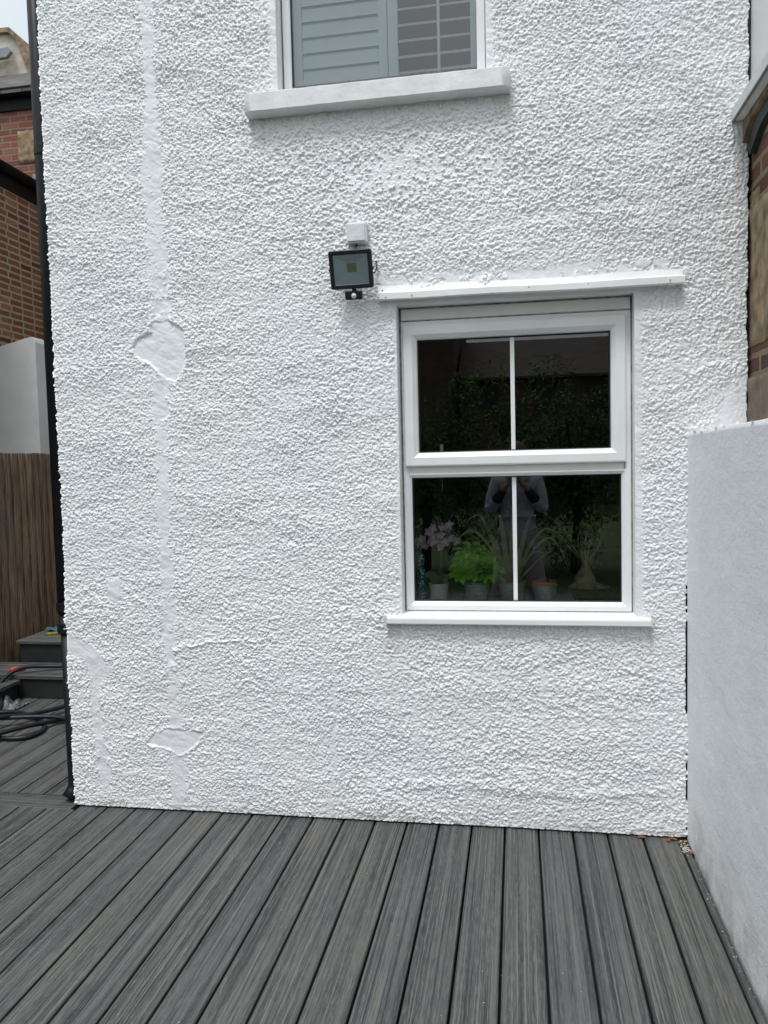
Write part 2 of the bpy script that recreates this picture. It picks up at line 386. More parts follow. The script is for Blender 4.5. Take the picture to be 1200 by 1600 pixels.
def blur(A, k):
    for ax in (0, 1):
        for _ in range(2):
            P_ = np.pad(A, [(k, k) if i == ax else (0, 0) for i in (0, 1)], mode='edge'); cs = np.cumsum(P_, axis=ax)
            z = np.zeros_like(np.take(cs, [0], axis=ax)); cs = np.concatenate([z, cs], axis=ax)
            n = A.shape[ax]; A = (np.take(cs, range(2*k+1, 2*k+1+n), axis=ax)-np.take(cs, range(0, n), axis=ax))/(2*k+1)
    return A

# ---------------------------------------------------------------- ground and deck
XL, XR, XN = -2.128, .94, .697
g = MB(); g.add([(-400, -400, -.16), (400, -400, -.16), (400, 400, -.16), (-400, 400, -.16)], [(0, 1, 2, 3)])
struct(g.build('ground', M['grass'], fix=False))
def board(mb, x0, x1, y0, y1, z1=0.0, t=.024, b=.004):
    mb.add([(x0, y0, z1-t), (x1, y0, z1-t), (x1, y0, z1-b), (x1-b, y0, z1), (x0+b, y0, z1), (x0, y0, z1-b),
            (x0, y1, z1-t), (x1, y1, z1-t), (x1, y1, z1-b), (x1-b, y1, z1), (x0+b, y1, z1), (x0, y1, z1-b)],
           [(0, 1, 2, 3, 4, 5), (11, 10, 9, 8, 7, 6), (1, 7, 8, 2), (2, 8, 9, 3), (3, 9, 10, 4), (4, 10, 11, 5), (5, 11, 6, 0), (0, 6, 7, 1)])
X0, PT, GP = -1.0938, .146, .0095
d = MB()
for i in range(-22, 12):
    a = X0+i*PT+GP/2; b = X0+(i+1)*PT-GP/2
    board(d, a, b, -6.2, .02 if a > XL-.03 else -.042)
board(d, X0+12*PT+.004, .686, -6.2, -.12)
dk = struct(d.build('deck', M['deck']))
d = MB()
d.add([(v[1], v[0], v[2]) for v in []], [])
t = MB(); board(t, -.037, .102, -4.35, XL-.012)      # border board, runs crosswise
d2 = MB(); d2.add([(v[1], v[0], v[2]) for v in t.v], t.f); d2.build('border_board', M['deckx'], dk)
d = MB()
for i in range(-24, -7):
    a = X0+.03+i*PT+GP/2; b = X0+.03+(i+1)*PT-GP/2
    if b < -4.2 or a > XL+.1: continue
    board(d, a, b, .108, 5.5)
d.build('alley_boards', M['deckd'], dk)
d = MB(); d.box(-5, 1.4, -6.1, -.02, -.15, -.05); d.box(-4.3, XL, -.02, 5.5, -.15, -.05); d.build('joists', M['crev'], dk)

# ---------------------------------------------------------------- the rendered house
house = thing('house', 'white painted pebbledash house wall with two white framed windows', 'house', (-.6, 0, 0))
LW = (-.505, .487, .958, 2.305)       # lower opening x0,x1,z0,z1
UW = (-1.004, -.104, 3.235, 4.55)
st_ = .0029
us = np.concatenate([-np.arange(.14, 0, -.005), np.arange(0, XR-XL+.002, st_)])
zs = np.concatenate([np.arange(.010, 3.88, st_), np.arange(3.885, 5.4, .02)])
def snap(arr, v): i = int(np.argmin(abs(arr-v))); arr[i] = v; return i
iu = [snap(us, v-XL) for v in (LW[0], LW[1], UW[0], UW[1])]; iz = [snap(zs, v) for v in (LW[2], LW[3], UW[2], UW[3])]
U, Z = np.meshgrid(us, zs, indexing='ij'); XX = U+XL
wx = (fbm(XX, Z, 90, 5, 2)-.5)*.007; wz = (fbm(XX, Z, 90, 77, 2)-.5)*.007
Xw = XX+wx+3.0; Zw = Z+wz+1.0
dens = .02+.85*fbm(XX+9, Z+3, 1.4, 31, 3)+.62*fbm(XX+1, Z+4, 9, 33, 3)
def soft(x0, x1, z0, z1, e): 
    return np.clip(np.minimum(np.minimum(XX-x0, x1-XX)/e+.5, np.minimum(Z-z0, z1-Z)/e+.5), 0, 1)
dens = dens-.40*soft(-1.15, .05, 2.80, 3.15, .15)-.30*soft(-.1, .55, .45, .93, .2)-.25*soft(-.75, .7, .03, .30, .15)-.15*soft(.2, .93, 1.0, 2.3, .3)+.15*soft(-2.2, -.9, .2, 4, .3)
h = .0088*blobs(Xw, Zw, .0118, .0048, .0086, 1, dens, 1.8)
h = np.maximum(h, .0070*blobs(Xw+.7, Zw*1.02, .0076, .0032, .0056, 2, dens+.05, 1.8))
h *= .40+1.15*fbm(XX+5, Z*1.7+2, 4.5, 17, 4)
h += .0030*fbm(XX, Z, 60, 9, 3) + .0030*blobs(Xw+.2, Zw+.3, .0055, .002, .0038, 3)
h += .010*(fbm(XX*.6, Z*1.6, 6, 21, 4)-.5)+.010*(fbm(XX, Z, 1.3, 22, 2)-.5)
# trowelled repairs, chase lines and ridges
wX = XX+(fbm(XX, Z, 34, 41, 4)-.5)*.05; wZ = Z+(fbm(XX, Z, 34, 43, 4)-.5)*.05
P1 = [(-1.739, 2.18), (-1.712, 2.222), (-1.638, 2.25), (-1.636, 2.297), (-1.552, 2.301), (-1.483, 2.245), (-1.477, 2.167), (-1.486, 2.081), (-1.529, 2.022), (-1.573, 2.029), (-1.638, 2.102), (-1.716, 2.135)]
P2 = [(-1.741, .35), (-1.698, .382), (-1.642, .403), (-1.521, .388), (-1.451, .391), (-1.508, .321), (-1.583, .278), (-1.646, .307), (-1.733, .322)]
P3 = [(-2.16, .86), (-2.055, .816), (-1.965, .756), (-1.944, .71), (-1.903, .68), (-1.931, .642), (-2.03, .646), (-2.043, .723), (-2.16, .769)]
P4 = [(-1.921, 1.109), (-1.859, 1.109), (-1.847, 1.033), (-1.865, .987), (-1.906, 1.018)]
P5 = [(-.625, 2.31), (-.60, 2.42), (.69, 2.41), (.70, 2.31)]
patch = np.zeros_like(XX); deep = np.zeros_like(XX)
for P in (P1, P2, P3, P4):
    q = inpoly(XX*.55+wX*.45, Z*.55+wZ*.45, P).astype(float); patch = np.maximum(patch, q)
    if P is P1 or P is P2: deep = np.maximum(deep, q)
zc = [0, .25, .5, .70, .82, 1.12, 1.48, 1.78, 2.01, 2.33, 2.59, 2.79, 3.07, 3.3, 3.55, 3.72, 6]
cxs = [-1.60, -1.59, -1.60, -1.605, -1.61, -1.612, -1.618, -1.61, -1.607, -1.596, -1.592, -1.608, -1.603, -1.598, -1.602, -1.598, -1.6]
hw = [.035, .04, .03, .018, .027, .031, .022, .027, .034, .045, .043, .037, .038, .020, .028, .024, .03]
cx = np.interp(Z, zc, cxs); w_ = np.interp(Z, zc, hw)*(.75+.6*fbm(XX*0+.3, Z, 14, 51, 2))
strip = (np.abs(wX-cx) < w_) & (Z > .02)
s2 = (np.abs(wX+1.985-.012*np.sin(Z*9)) < .026) & (Z < .66) & (Z > .08)
s3 = (np.abs(wX-np.interp(Z, [0, .48, .72], [-.865, -.824, -.827])) < .010) & (Z < .74)
keepn = fbm(XX, Z, 30, 61, 3)
sm = np.maximum(patch, np.where(strip, np.where(keepn < .60, 1, .45), 0)); sm = np.maximum(sm, np.where(s2 & (keepn < .62), .85, 0)); sm = np.maximum(sm, np.where(s3, .7, 0))
rim = soft(LW[0]-.014, LW[1]+.030, LW[2]-.05, LW[3]+.03, .012); sm = np.maximum(sm, .85*rim)
rim2 = soft(UW[0]-.035, UW[1]+.03, UW[2], 5, .02); sm = np.maximum(sm, .85*rim2)
sm = np.maximum(sm, .9*soft(-.625, .70, 2.355, 2.425+.012*np.sin(1), .02)*(fbm(XX, Z, 25, 88, 2) < .62))
sm = np.maximum(sm, .75*inpoly(wX, wZ, [(.80, 1.74), (.84, 1.90), (.93, 1.97), (.95, 1.74)]))
sm = np.clip(blur(sm, 1)*(.7+.6*fbm(XX, Z, 18, 19, 3)), 0, 1); deep = blur(deep, 1)
flat = .0010+.0075*fbm(XX, Z, 9, 71, 3)+.0075*np.abs(fbm(XX*.5+Z*.9, (Z-XX)*.35, 26, 72, 3)-.5)+.0010*fbm(XX, Z, 90, 73, 2)
h = h*(1-sm)+flat*sm-.0022*deep
edge = np.clip(blur(deep, 4)*4*(1-deep), 0, 1); h += .0050*edge*(1-deep)*np.clip(2.2*fbm(XX, Z, 24, 15, 3)-.7, 0, 1)
rz = np.interp(XX, [-1.585, -1.5, -1.409, -1.3, -1.176], [.777, .80, .816, .826, .829])
rz = rz+(fbm(XX, Z*0+.2, 26, 56, 2)-.5)*.02; rd = np.exp(-((Z-rz)/.006)**2)*((XX > -1.6) & (XX < -1.15)); h += .0075*rd*np.clip(2.4*fbm(XX, Z, 28, 55, 3)-.5, 0, 1)
rz2 = np.interp(XX, [-.6, -.2, .2, .69], [.17, .20, .16, .22]); h += .004*np.exp(-((wZ-rz2)/.02)**2)*(XX > -.6)
h += .007*np.exp(-(((wX+1.60)**2+(wZ-.70)**2)/.016**2))+.005*np.exp(-(((XX+1.63)**2+(Z-.665)**2)/.02**2))
for (xa, xb, za, zb) in ((-.60, .08, .72, .69), (.08, .11, .93, .46), (.11, .50, .46, .50), (-.48, -.44, .10, .70), (-1.02, -.70, 2.76, 2.80), (.55, .92, 1.98, 2.03), (-.10, .60, 2.62, 2.68), (-1.45, -1.12, 2.13, 2.11)):
    L2 = (xb-xa)**2+(zb-za)**2; t_ = np.clip(((wX-xa)*(xb-xa)+(wZ-za)*(zb-za))/L2, 0, 1); dd = np.hypot(wX-xa-t_*(xb-xa), wZ-za-t_*(zb-za))
    bb = np.exp(-(dd/.014)**2)*np.clip(2.4*fbm(XX+2, Z+8, 7, 57, 3)-.6, 0, 1); h = h*(1-.75*bb)+.0035*bb*np.exp(-(dd/.005)**2)+.0015*bb
# joints: against the brick on the right and against the low garden wall
jn = (fbm(XX*0+.7, Z, 22, 81, 5)-.5)
crk = (XX > XR-.012+jn*.022) & (Z > 1.70); h = np.where(crk, -.03, h)
crk2 = (XX > XN-.0085+jn*.008) & (XX < XN+.03) & (((Z > .54) & (Z < .905)) | ((jn > .11) & (Z < 1.2))); h = np.where(crk2, -.02, h)
h *= np.where((Z < .03), .8, 1)
onedge = np.zeros_like(XX, bool)
for (a, b, c_, d_) in ((iu[0], iu[1], iz[0], iz[1]), (iu[2], iu[3], iz[2], iz[3])):
    onedge[a:b+1, [c_, d_]] = True; onedge[[a, b], c_:d_+1] = True
h = np.where(onedge, .001, h)
side = U < 0
VX = np.where(side, XL-h, XX); VY = np.where(side, -U, -h)
corner = np.exp(-np.abs(U)/.006); VX = np.where(~side, VX-h*.9*corner, VX); VY = np.where(side, VY-h*.9*corner, VY)
nu, nz_ = U.shape
co = np.stack([VX, VY, Z], -1).reshape(-1, 3).astype(np.float32)
ii, jj = np.meshgrid(np.arange(nu-1), np.arange(nz_-1), indexing='ij')
keep = np.ones(ii.shape, bool)
for (a, b, c_, d_) in ((iu[0], iu[1], iz[0], iz[1]), (iu[2], iu[3], iz[2], iz[3])): keep[a:b, c_:d_] = False
ii = ii[keep]; jj = jj[keep]; q = np.stack([ii*nz_+jj, (ii+1)*nz_+jj, (ii+1)*nz_+jj+1, ii*nz_+jj+1], -1).astype(np.int32)
me = bpy.data.meshes.new('wall'); me.vertices.add(len(co)); me.vertices.foreach_set('co', co.ravel())
me.loops.add(q.size); me.loops.foreach_set('vertex_index', q.ravel())
me.polygons.add(len(q)); me.polygons.foreach_set('loop_start', np.arange(0, q.size, 4, dtype=np.int32)); me.polygons.foreach_set('loop_total', np.full(len(q), 4, np.int32))
me.polygons.foreach_set('use_smooth', np.ones(len(q), bool)); me.update(calc_edges=True); me.materials.append(M['render'])
stain = np.clip(np.exp(-np.clip(LW[2]-.04-Z, 0, 9)/.16)*(Z < LW[2]-.02)*((np.abs(XX+.56) < .05)+(np.abs(XX-.53) < .05)*1.0+.35*((XX > -.58) & (XX < .55))), 0, 1)
stain = np.maximum(stain, np.exp(-np.clip(3.14-Z, 0, 9)/.14)*(Z < 3.15)*((np.abs(XX+1.12) < .05)+(np.abs(XX+.03) < .05)*1.0+.3*((XX > -1.14) & (XX < 0))))
for an, arr in (('repair', np.clip(sm, 0, 1)), ('joint', (crk | crk2).astype(float)), ('stain', np.clip(stain, 0, 1))):
    A_ = me.attributes.new(an, 'FLOAT', 'POINT'); A_.data.foreach_set('value', arr.astype(np.float32).ravel())
wall = bpy.data.objects.new('wall', me); C.objects.link(wall); wall.parent = house; wall.matrix_parent_inverse = parent_world(house).inverted()

# wall body behind the render: reveals, side, back and roof
for (x0, x1, z0, z1) in (LW, UW):
    T = .28; b = MB()
    b.add([(x0, 0, z0), (x0, T, z0), (x0, T, z1), (x0, 0, z1)], [(0, 1, 2, 3)]); b.add([(x1, 0, z0), (x1, T, z0), (x1, T, z1), (x1, 0, z1)], [(0, 1, 2, 3)])
    b.add([(x0, 0, z0), (x1, 0, z0), (x1, T, z0), (x0, T, z0)], [(0, 1, 2, 3)]); b.add([(x0, 0, z1), (x1, 0, z1), (x1, T, z1), (x0, T, z1)], [(0, 1, 2, 3)])
    b.build('reveal', M['paint'], house, fix=False)
b = MB(); b.box(XL, XL+.25, .14, 6, 0, 5.4); b.box(XL+.25, 3, 5.8, 6, 0, 5.4); b.box(XL, XR, .03, .28, 4.58, 5.4); b.build('side_wall', M['render'], house)
b = MB(); b.prism([(-.3, 5.38), (3, 7.3), (6.3, 5.38), (6.3, 5.28), (3, 7.2), (-.3, 5.28)], 'x', XL-.2, XR+.3); b.build('roof', M['slate'], house)
# room shells
def shell(mb, x0, x1, y0, y1, z0, z1):
    mb.add([(x, y, z) for x in (x0, x1) for y in (y0, y1) for z in (z0, z1)], [(0, 1, 3, 2), (4, 6, 7, 5), (2, 3, 7, 6), (1, 5, 7, 3)])
def front(mb, x0, x1, z0, z1, y, op):
    a, b_, c_, d_ = op; mb.box(x0, a, y-.005, y, z0, z1); mb.box(b_, x1, y-.005, y, z0, z1); mb.box(a, b_, y-.005, y, z0, c_); mb.box(a, b_, y-.005, y, d_, z1)
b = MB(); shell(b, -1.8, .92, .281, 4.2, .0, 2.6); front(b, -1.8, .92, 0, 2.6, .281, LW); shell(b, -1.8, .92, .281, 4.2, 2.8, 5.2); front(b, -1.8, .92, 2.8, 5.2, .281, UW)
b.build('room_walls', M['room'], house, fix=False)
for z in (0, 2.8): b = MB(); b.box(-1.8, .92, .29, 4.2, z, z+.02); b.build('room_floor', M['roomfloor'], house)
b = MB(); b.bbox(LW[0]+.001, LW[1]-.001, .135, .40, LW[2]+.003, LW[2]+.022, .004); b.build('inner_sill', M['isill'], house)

def ringframe(mb, x0, x1, z0, z1, prof):
    """mitred frame: prof = list of (inset, y) swept round the rectangle"""
    n = len(prof); vs = []
    for (sx, sz) in ((0, 0), (1, 0), (1, 1), (0, 1)):
        for ins, y in prof: vs.append(((x0+ins) if sx == 0 else (x1-ins), y, (z0+ins) if sz == 0 else (z1-ins)))
    fs = []
    for k in range(4):
        for i in range(n-1): fs.append((k*n+i, k*n+i+1, ((k+1) % 4)*n+i+1, ((k+1) % 4)*n+i))
    mb.add(vs, fs)
# lower window
win = MB(); ringframe(win, LW[0]+.008, LW[1]-.006, LW[2]+.004, 2.246, [(0, .13), (0, .062), (.002, .060), (.020, .060), (.022, .064), (.026, .066), (.030, .13)])
win = win.build('window', M['upvc'], house)
b = MB(); b.bbox(-.478, .452, .062, .12, 1.5765, 1.606, .002); b.build('transom', M['upvc_old'], win)
b = MB(); ringframe(b, -.489, .461, 1.606, 2.226, [(0, .11), (0, .054), (.003, .046), (.008, .044), (.040, .044), (.044, .047), (.060, .062), (.062, .075), (.062, .11)])
b.build('sash', M['upvc'], win)
b = MB(); ringframe(b, -.483, .462, .980, 1.5765, [(0, .11), (0, .064), (.002, .0625), (.006, .0625), (.018, .074), (.020, .08), (.020, .11)]); b.build('glazing_bead', M['upvc'], win)
GU = (-.427, .399, 1.668, 2.164); GL = (-.463, .442, 1.000, 1.5565)
b = MB(); ringframe(b, *GU, [(0, .076), (.0035, .0765), (.0045, .08), (.0045, .1)]); b.build('gasket', M['gasket'], win)
b = MB(); ringframe(b, *GL, [(0, .081), (.0035, .0815), (.0045, .085), (.0045, .1)]); b.build('gasket', M['gasket'], win)
b = MB(); b.add([(GU[0], .088, GU[2]), (GU[1], .088, GU[2]), (GU[1], .088, GU[3]), (GU[0], .088, GU[3])], [(0, 1, 2, 3)]); b.build('pane', M['glass'], win, fix=False)
b = MB(); b.add([(GL[0], .092, GL[2]), (GL[1], .092, GL[2]), (GL[1], .092, GL[3]), (GL[0], .092, GL[3])], [(0, 1, 2, 3)]); b.build('pane', M['glass'], win, fix=False)
b = MB(); b.bbox(-.0215, -.0035, .084, .0872, GU[2], GU[3], .001); b.build('glazing_bar', M['upvc'], win)
b = MB(); b.bbox(-.0205, -.0025, .088, .0912, GL[2], GL[3], .001); b.build('glazing_bar', M['upvc'], win)
b = MB(); b.bbox(LW[0]+.012, LW[1]-.008, .050, .12, 2.249, LW[3]-.008, .003); b.build('head_trim', M['upvc_old'], win)
b = MB()
for x0, x1, z0, z1 in ((LW[0], LW[0]+.009, LW[2], LW[3]), (LW[1]-.007, LW[1], LW[2], LW[3])): b.box(x0+.0005, x1, .072, .12, z0+.001, z1-.001)
b.box(LW[0]+.01, LW[1]-.01, .056, .12, 2.2455, 2.2495); b.box(LW[0]+.01, LW[1]-.01, .056, .12, LW[3]-.0085, LW[3]-.001); b.box(LW[0]+.01, LW[1]-.01, .066, .12, LW[2]+.0005, LW[2]+.005)
b.build('sealant', simple('grey_frame_sealant', (.30, .29, .27), .8, .6, 30), win)
sill = MB(); sill.prism([(.058, .957), (-.034, .950), (-.042, .946), (-.044, .940), (-.044, .922), (-.040, .917), (-.030, .916), (-.030, .926), (.058, .930)], 'x', -.577, .548)
sill.build('window_sill', M['upvc'], house)
for x in (-.579, .5445): b = MB(); b.bbox(x, x+.0065, -.046, .004, .914, .953, .002); b.build('sill_end_cap', M['upvc_old'], house)
# drip moulding above the lower window: a wavering timber bead
vs = []; fs = []; prof = [(.004, .046), (-.010, .044), (-.016, .018), (-.050, .010), (-.054, .004), (-.054, -.022), (-.050, -.026), (.004, -.020)]
N = 70
for i in range(N+1):
    u = i/N; x = -.582+u*1.259; sag = .0035*math.sin(u*5.2+1.0)-.0012*math.sin(u*13)+random.uniform(-.0006, .0006); dy = .004*math.sin(u*7)
    for y, z in prof: vs.append((x, y+dy*(y < 0), 2.345+z*(.93+.05*math.sin(u*9))+sag))
n = len(prof)
for i in range(N):
    for k in range(n): fs.append((i*n+k, i*n+(k+1) % n, (i+1)*n+(k+1) % n, (i+1)*n+k))
fs += [tuple(range(n)), tuple(N*n+k for k in range(n))]
b = MB(); b.add(vs, fs); b.build('drip_moulding', M['paint'], house)
for x, z in ((-.561, 2.372), (-.575, 2.335), (-.542, 2.333), (-.43, 2.336), (.30, 2.337), (.06, 2.34), (.62, 2.334)): b = MB(); b.tube([(x, -.058 if z < 2.35 else -.018, z), (x, -.03 if z < 2.35 else -.005, z)], .0024, 8); b.build('nail_head', M['grime'], house)
# upper window
uw = MB(); ringframe(uw, UW[0]+.006, UW[1]-.004, 3.262, UW[3]-.006, [(0, .14), (0, .070), (.003, .066), (.030, .066), (.036, .072), (.038, .14)])
uw = uw.build('window', M['upvc'], house); uw['label'] = 'upper window with plantation shutters behind glass'
UG = (-.962, -.141, 3.305, 4.50)
b = MB(); ringframe(b, *UG, [(-.006, .072), (.004, .078), (.005, .1)]); b.build('gasket', M['gasket'], uw)
b = MB(); b.add([(UG[0], .085, UG[2]), (UG[1], .085, UG[2]), (UG[1], .085, UG[3]), (UG[0], .085, UG[3])], [(0, 1, 2, 3)]); b.build('pane', M['glass_up'], uw, fix=False)
b = MB(); b.bbox(UW[0]+.01, UW[1]-.008, .054, .1, 3.238, 3.2625, .003); b.build('cill_trim', M['upvc_old'], uw)
b = MB(); b.box(-.265, -.235, .058, .0535, 3.246, 3.252); b.build('drain_slot', M['crev'], uw)
ss = MB()
nseg = 60; pr = [(.06, .0), (-.056, -.006), (-.063, -.011), (-.067, -.086), (-.062, -.093), (.0, -.096)]
vs = []; fs = []; n = len(pr)
for i in range(nseg+1):
    x = -1.143+i*(1.137/nseg); e = .0012*math.sin(i*.8)+.0009*math.sin(i*2.1+1); rr = .88 if i in (0, nseg) else 1
    for y, z in pr: vs.append((x+(0.004 if i == 0 else -0.004 if i == nseg else 0)*0, y*rr+e, 3.243+z+e*.8-(.002*(1-rr)*10 if z > -.03 else 0)))
for i in range(nseg):
    for k in range(n-1): fs.append((i*n+k, i*n+k+1, (i+1)*n+k+1, (i+1)*n+k))
fs += [tuple(range(n)), tuple(nseg*n+k for k in range(n))]
ss.add(vs, fs); ssb = ss.build('stone_sill', M['sillp'], house, smooth=True); ssb.data.set_sharp_from_angle(angle=R(35))
# plantation shutters
sh = MB(); sh.box(-.96, -.925, .115, .145, 3.27, 4.5); sh.box(-.575, -.537, .115, .145, 3.27, 4.5); sh.box(-.533, -.490, .115, .145, 3.27, 4.5); sh.box(-.172, -.137, .115, .145, 3.27, 4.5)
sh.box(-.925, -.575, .116, .144, 3.26, 3.345); sh.box(-.490, -.172, .116, .144, 3.26, 3.30)
sh = sh.build('shutter', M['shutter'], house)
def louvre(mb, x0, x1, z, ang, w=.070):
    c_, s_ = math.cos(ang)*w/2, math.sin(ang)*w/2; t_ = .0035; pts = [(-1, 0), (-.6, 1), (.6, 1), (1, 0), (.6, -1), (-.6, -1)]
    poly = [(.135+u*c_-v*t_*math.sin(ang), z+u*s_+v*t_*math.cos(ang)) for u, v in pts]; mb.prism(poly, 'x', x0, x1)
for k in range(16):
    b = MB(); louvre(b, -.924, -.576, 3.372+k*.068, R(75), .080); b.build('louvre', M['shutter'], sh)
for k in range(16):
    b = MB(); louvre(b, -.489, -.173, 3.345+k*.068, R(33)); b.build('louvre', M['shutter'], sh)
b = MB(); b.box(-.315, -.303, .098, .1035, 3.31, 4.45); b.build('tilt_rod', M['shutter'], sh)

# ---------------------------------------------------------------- black downpipe on the corner
dp = thing('downpipe', 'black plastic rainwater downpipe on the left corner of the white wall', 'downpipe', (-2.19, .07, 0))
px_, py_ = -2.186, .072
b = MB(); b.tube([(px_-.008, py_, 5.3), (px_, py_, 3.15), (px_+.004, py_, .93)], .038, 24); b.build('pipe', M['pipe'], dp, True)
b = MB(); b.tube([(px_+.006, py_, .97), (px_+.008, py_, .12), (px_+.008, py_, .075), (px_+.003, py_-.012, .045), (px_-.008, py_-.035, .018)], [.031, .031, .032, .034, .036], 24); b.build('lower_pipe', M['pipe'], dp, True)
for z in (3.135, 1.9, .965, .86):
    if z == 1.9: continue
    b = MB(); b.lathe([(.034, -.025), (.042, -.024), (.043, -.018), (.043, .018), (.042, .024), (.034, .025)], (px_+.003, py_, z), 28)
    b.bbox(px_-.012, XL-.006, py_-.022, py_+.022, z-.016, z+.016, .003); b.build('bracket', M['pipe'], dp)
b = MB(); b.tube([(px_+.018, py_-.045, .862), (px_+.018, py_-.034, .862)], .004, 8); b.build('screw', M['lens'], dp)

# ---------------------------------------------------------------- junction box and floodlight
jb = MB(); jb.bbox(-.711, -.619, -.042, .002, 2.572, 2.664, .012); jb.bbox(-.702, -.628, -.046, -.040, 2.581, 2.655, .0025)
tag(jb.build('junction_box', simple('painted_box_plastic', (.66, .67, .70), .5, .08, 40, .4, bscale=60), smooth=False), 'small square white junction box fixed above the black floodlight', 'junction box')
fl = thing('floodlight', 'black square floodlight with motion sensor fixed below the white junction box', 'floodlight', (-.68, -.05, 2.45))
fc = Vector((-.6795, -.105, 2.447)); yaw_, pit_, rol_ = R(3), R(-17), R(-1)
FM = Matrix.Translation(fc) @ Matrix.Rotation(yaw_, 4, 'Z') @ Matrix.Rotation(R(17), 4, 'X') @ Matrix.Rotation(R(-1), 4, 'Y')
def xf(mb): mb.v = [tuple(FM @ Vector(v)) for v in mb.v]; return mb
hwid, hhei = .092, .079
b = MB(); 
def rring(mb, w, hh, prof, r=.010):
    vs = []; fs = []; pts = []
    for cx_, cz_, a0 in ((w-r, hh-r, 0), (-w+r, hh-r, 90), (-w+r, -hh+r, 180), (w-r, -hh+r, 270)):
        for k in range(4):
            a = R(a0+k*30); pts.append((cx_, cz_, math.cos(a), math.sin(a)))
    n_ = len(pts)
    for ins, y in prof:
        for cx_, cz_, c_, s_ in pts:
            rr = max(r-ins, 0); ex = max(ins-r, 0)
            vs.append((cx_-math.copysign(ex, cx_)+c_*rr, y, cz_-math.copysign(ex, cz_)+s_*rr))
    for i in range(len(prof)-1):
        for k in range(n_): fs.append((i*n_+k, i*n_+(k+1) % n_, (i+1)*n_+(k+1) % n_, (i+1)*n_+k))
    mb.add(vs, fs); return vs, n_
vs, n_ = rring(b, hwid, hhei, [(.018, .034), (.004, .026), (.0, .010), (0, -.004), (.003, -.008), (.017, -.008), (.0185, -.006), (.0185, .020)])
b.add([vs[k] for k in range(n_)], [tuple(range(n_))])
for k in range(7): b.box(-.07+k*.0225, -.066+k*.0225, .028, .040, -.055, .055)
for x, z in ((hwid, .0), (-hwid, .0)): b.box(x-.004 if x > 0 else x-.004, x+.004, -.002, .012, z-.006, z+.006)
xf(b).build('housing', M['black'], fl)
iw, ih = hwid-.0185, hhei-.0185
b = MB(); a_, c_ = .022, .020; z0 = .006; y1 = .026
b.add([(-iw, -.003, -ih), (iw, -.003, -ih), (iw, -.003, ih), (-iw, -.003, ih), (-iw+.008, 0, -ih+.008), (iw-.008, 0, -ih+.008), (iw-.008, 0, ih-.008), (-iw+.008, 0, ih-.008),
       (-a_, y1, -c_+z0), (a_, y1, -c_+z0), (a_, y1, c_+z0), (-a_, y1, c_+z0)],
      [(0, 1, 5, 4), (1, 2, 6, 5), (2, 3, 7, 6), (3, 0, 4, 7), (4, 5, 9, 8), (5, 6, 10, 9), (6, 7, 11, 10), (7, 4, 8, 11), (8, 9, 10, 11)])
xf(b).build('reflector', M['reflector'], fl, fix=False)
b = MB(); b.bbox(-.020, .020, .0225, .0255, -.018+z0, .018+z0, .001); xf(b).build('led_chip', M['led'], fl)
b = MB(); b.add([(-iw, -.0055, -ih), (iw, -.0055, -ih), (iw, -.0055, ih), (-iw, -.0055, ih)], [(0, 1, 2, 3)]); xf(b).build('cover_glass', M['lampglass'], fl, fix=False)
b = MB(); b.tube([(.004, .012, -hhei+.002), (.004, .012, -hhei-.012)], .010, 12); b.bbox(-.036, .038, -.004, .030, -hhei-.046, -hhei-.010, .006); sn = xf(b).build('sensor', M['black'], fl)
b = MB(); b.lathe([(.0115, 0), (.0110, .004), (.008, .009), (.004, .0115), (.0001, .012)], (0, 0, 0), 20); b.v = [(v[0]+.003, -v[2]-.004, v[1]-hhei-.029) for v in b.v]; xf(b).build('sensor_lens', M['lens'], sn, True)
b = MB(); b.obox((-.6795, -.028, 2.535), (.042, 0, 0), (0, .028, 0), (0, 0, .0025)); b.obox((-.722, -.045, 2.495), (.002, 0, 0), (0, .012, 0), (0, 0, .042)); b.obox((-.637, -.045, 2.495), (.002, 0, 0), (0, .012, 0), (0, 0, .042)); b.build('bracket', M['black'], fl)
b = MB(); b.tube([(-.668, -.02, 2.575), (-.672, -.030, 2.556), (-.660, -.034, 2.545), (-.650, -.04, 2.53), (-.655, -.055, 2.50)], .0045, 8)
b.build('cable', M['black'], fl, True); b = MB(); b.tube([(-.588, -.012, 2.50), (-.583, -.02, 2.475), (-.592, -.02, 2.45), (-.60, -.05, 2.44)], .003, 8); b.build('cable', M['black'], fl, True)

# ---------------------------------------------------------------- low garden wall on the right
vs = []; ny, nz2 = 150, 90; ys = np.linspace(.0, -1.55, ny); zz = np.linspace(-.03, 1.722, nz2)
Yg, Zg = np.meshgrid(ys, zz, indexing='ij'); bulge = .010*(fbm(Yg+9, Zg+3, 1.6, 91, 3)-.5)+.004*(fbm(Yg+9, Zg, 9, 92, 3)-.5)
Xg = XN-.001-bulge*np.clip((.0-Yg)/.15, 0, 1); Zt = Zg+np.where(Zg > 1.70, .006*(fbm(Yg+9, Zg, 6, 93, 3)-.3), 0)
b = MB(); b.v = [tuple(v) for v in np.stack([Xg, Yg, Zt], -1).reshape(-1, 3)]
b.f = [(i*nz2+j, (i+1)*nz2+j, (i+1)*nz2+j+1, i*nz2+j+1) for i in range(ny-1) for j in range(nz2-1)]
o_ = len(b.v); b.v += [(XN+.235, y, z+.004) for y, z in zip(ys, Zt[:, -1])]; b.f += [(i*nz2+nz2-1, (i+1)*nz2+nz2-1, o_+i+1, o_+i) for i in range(ny-1)]
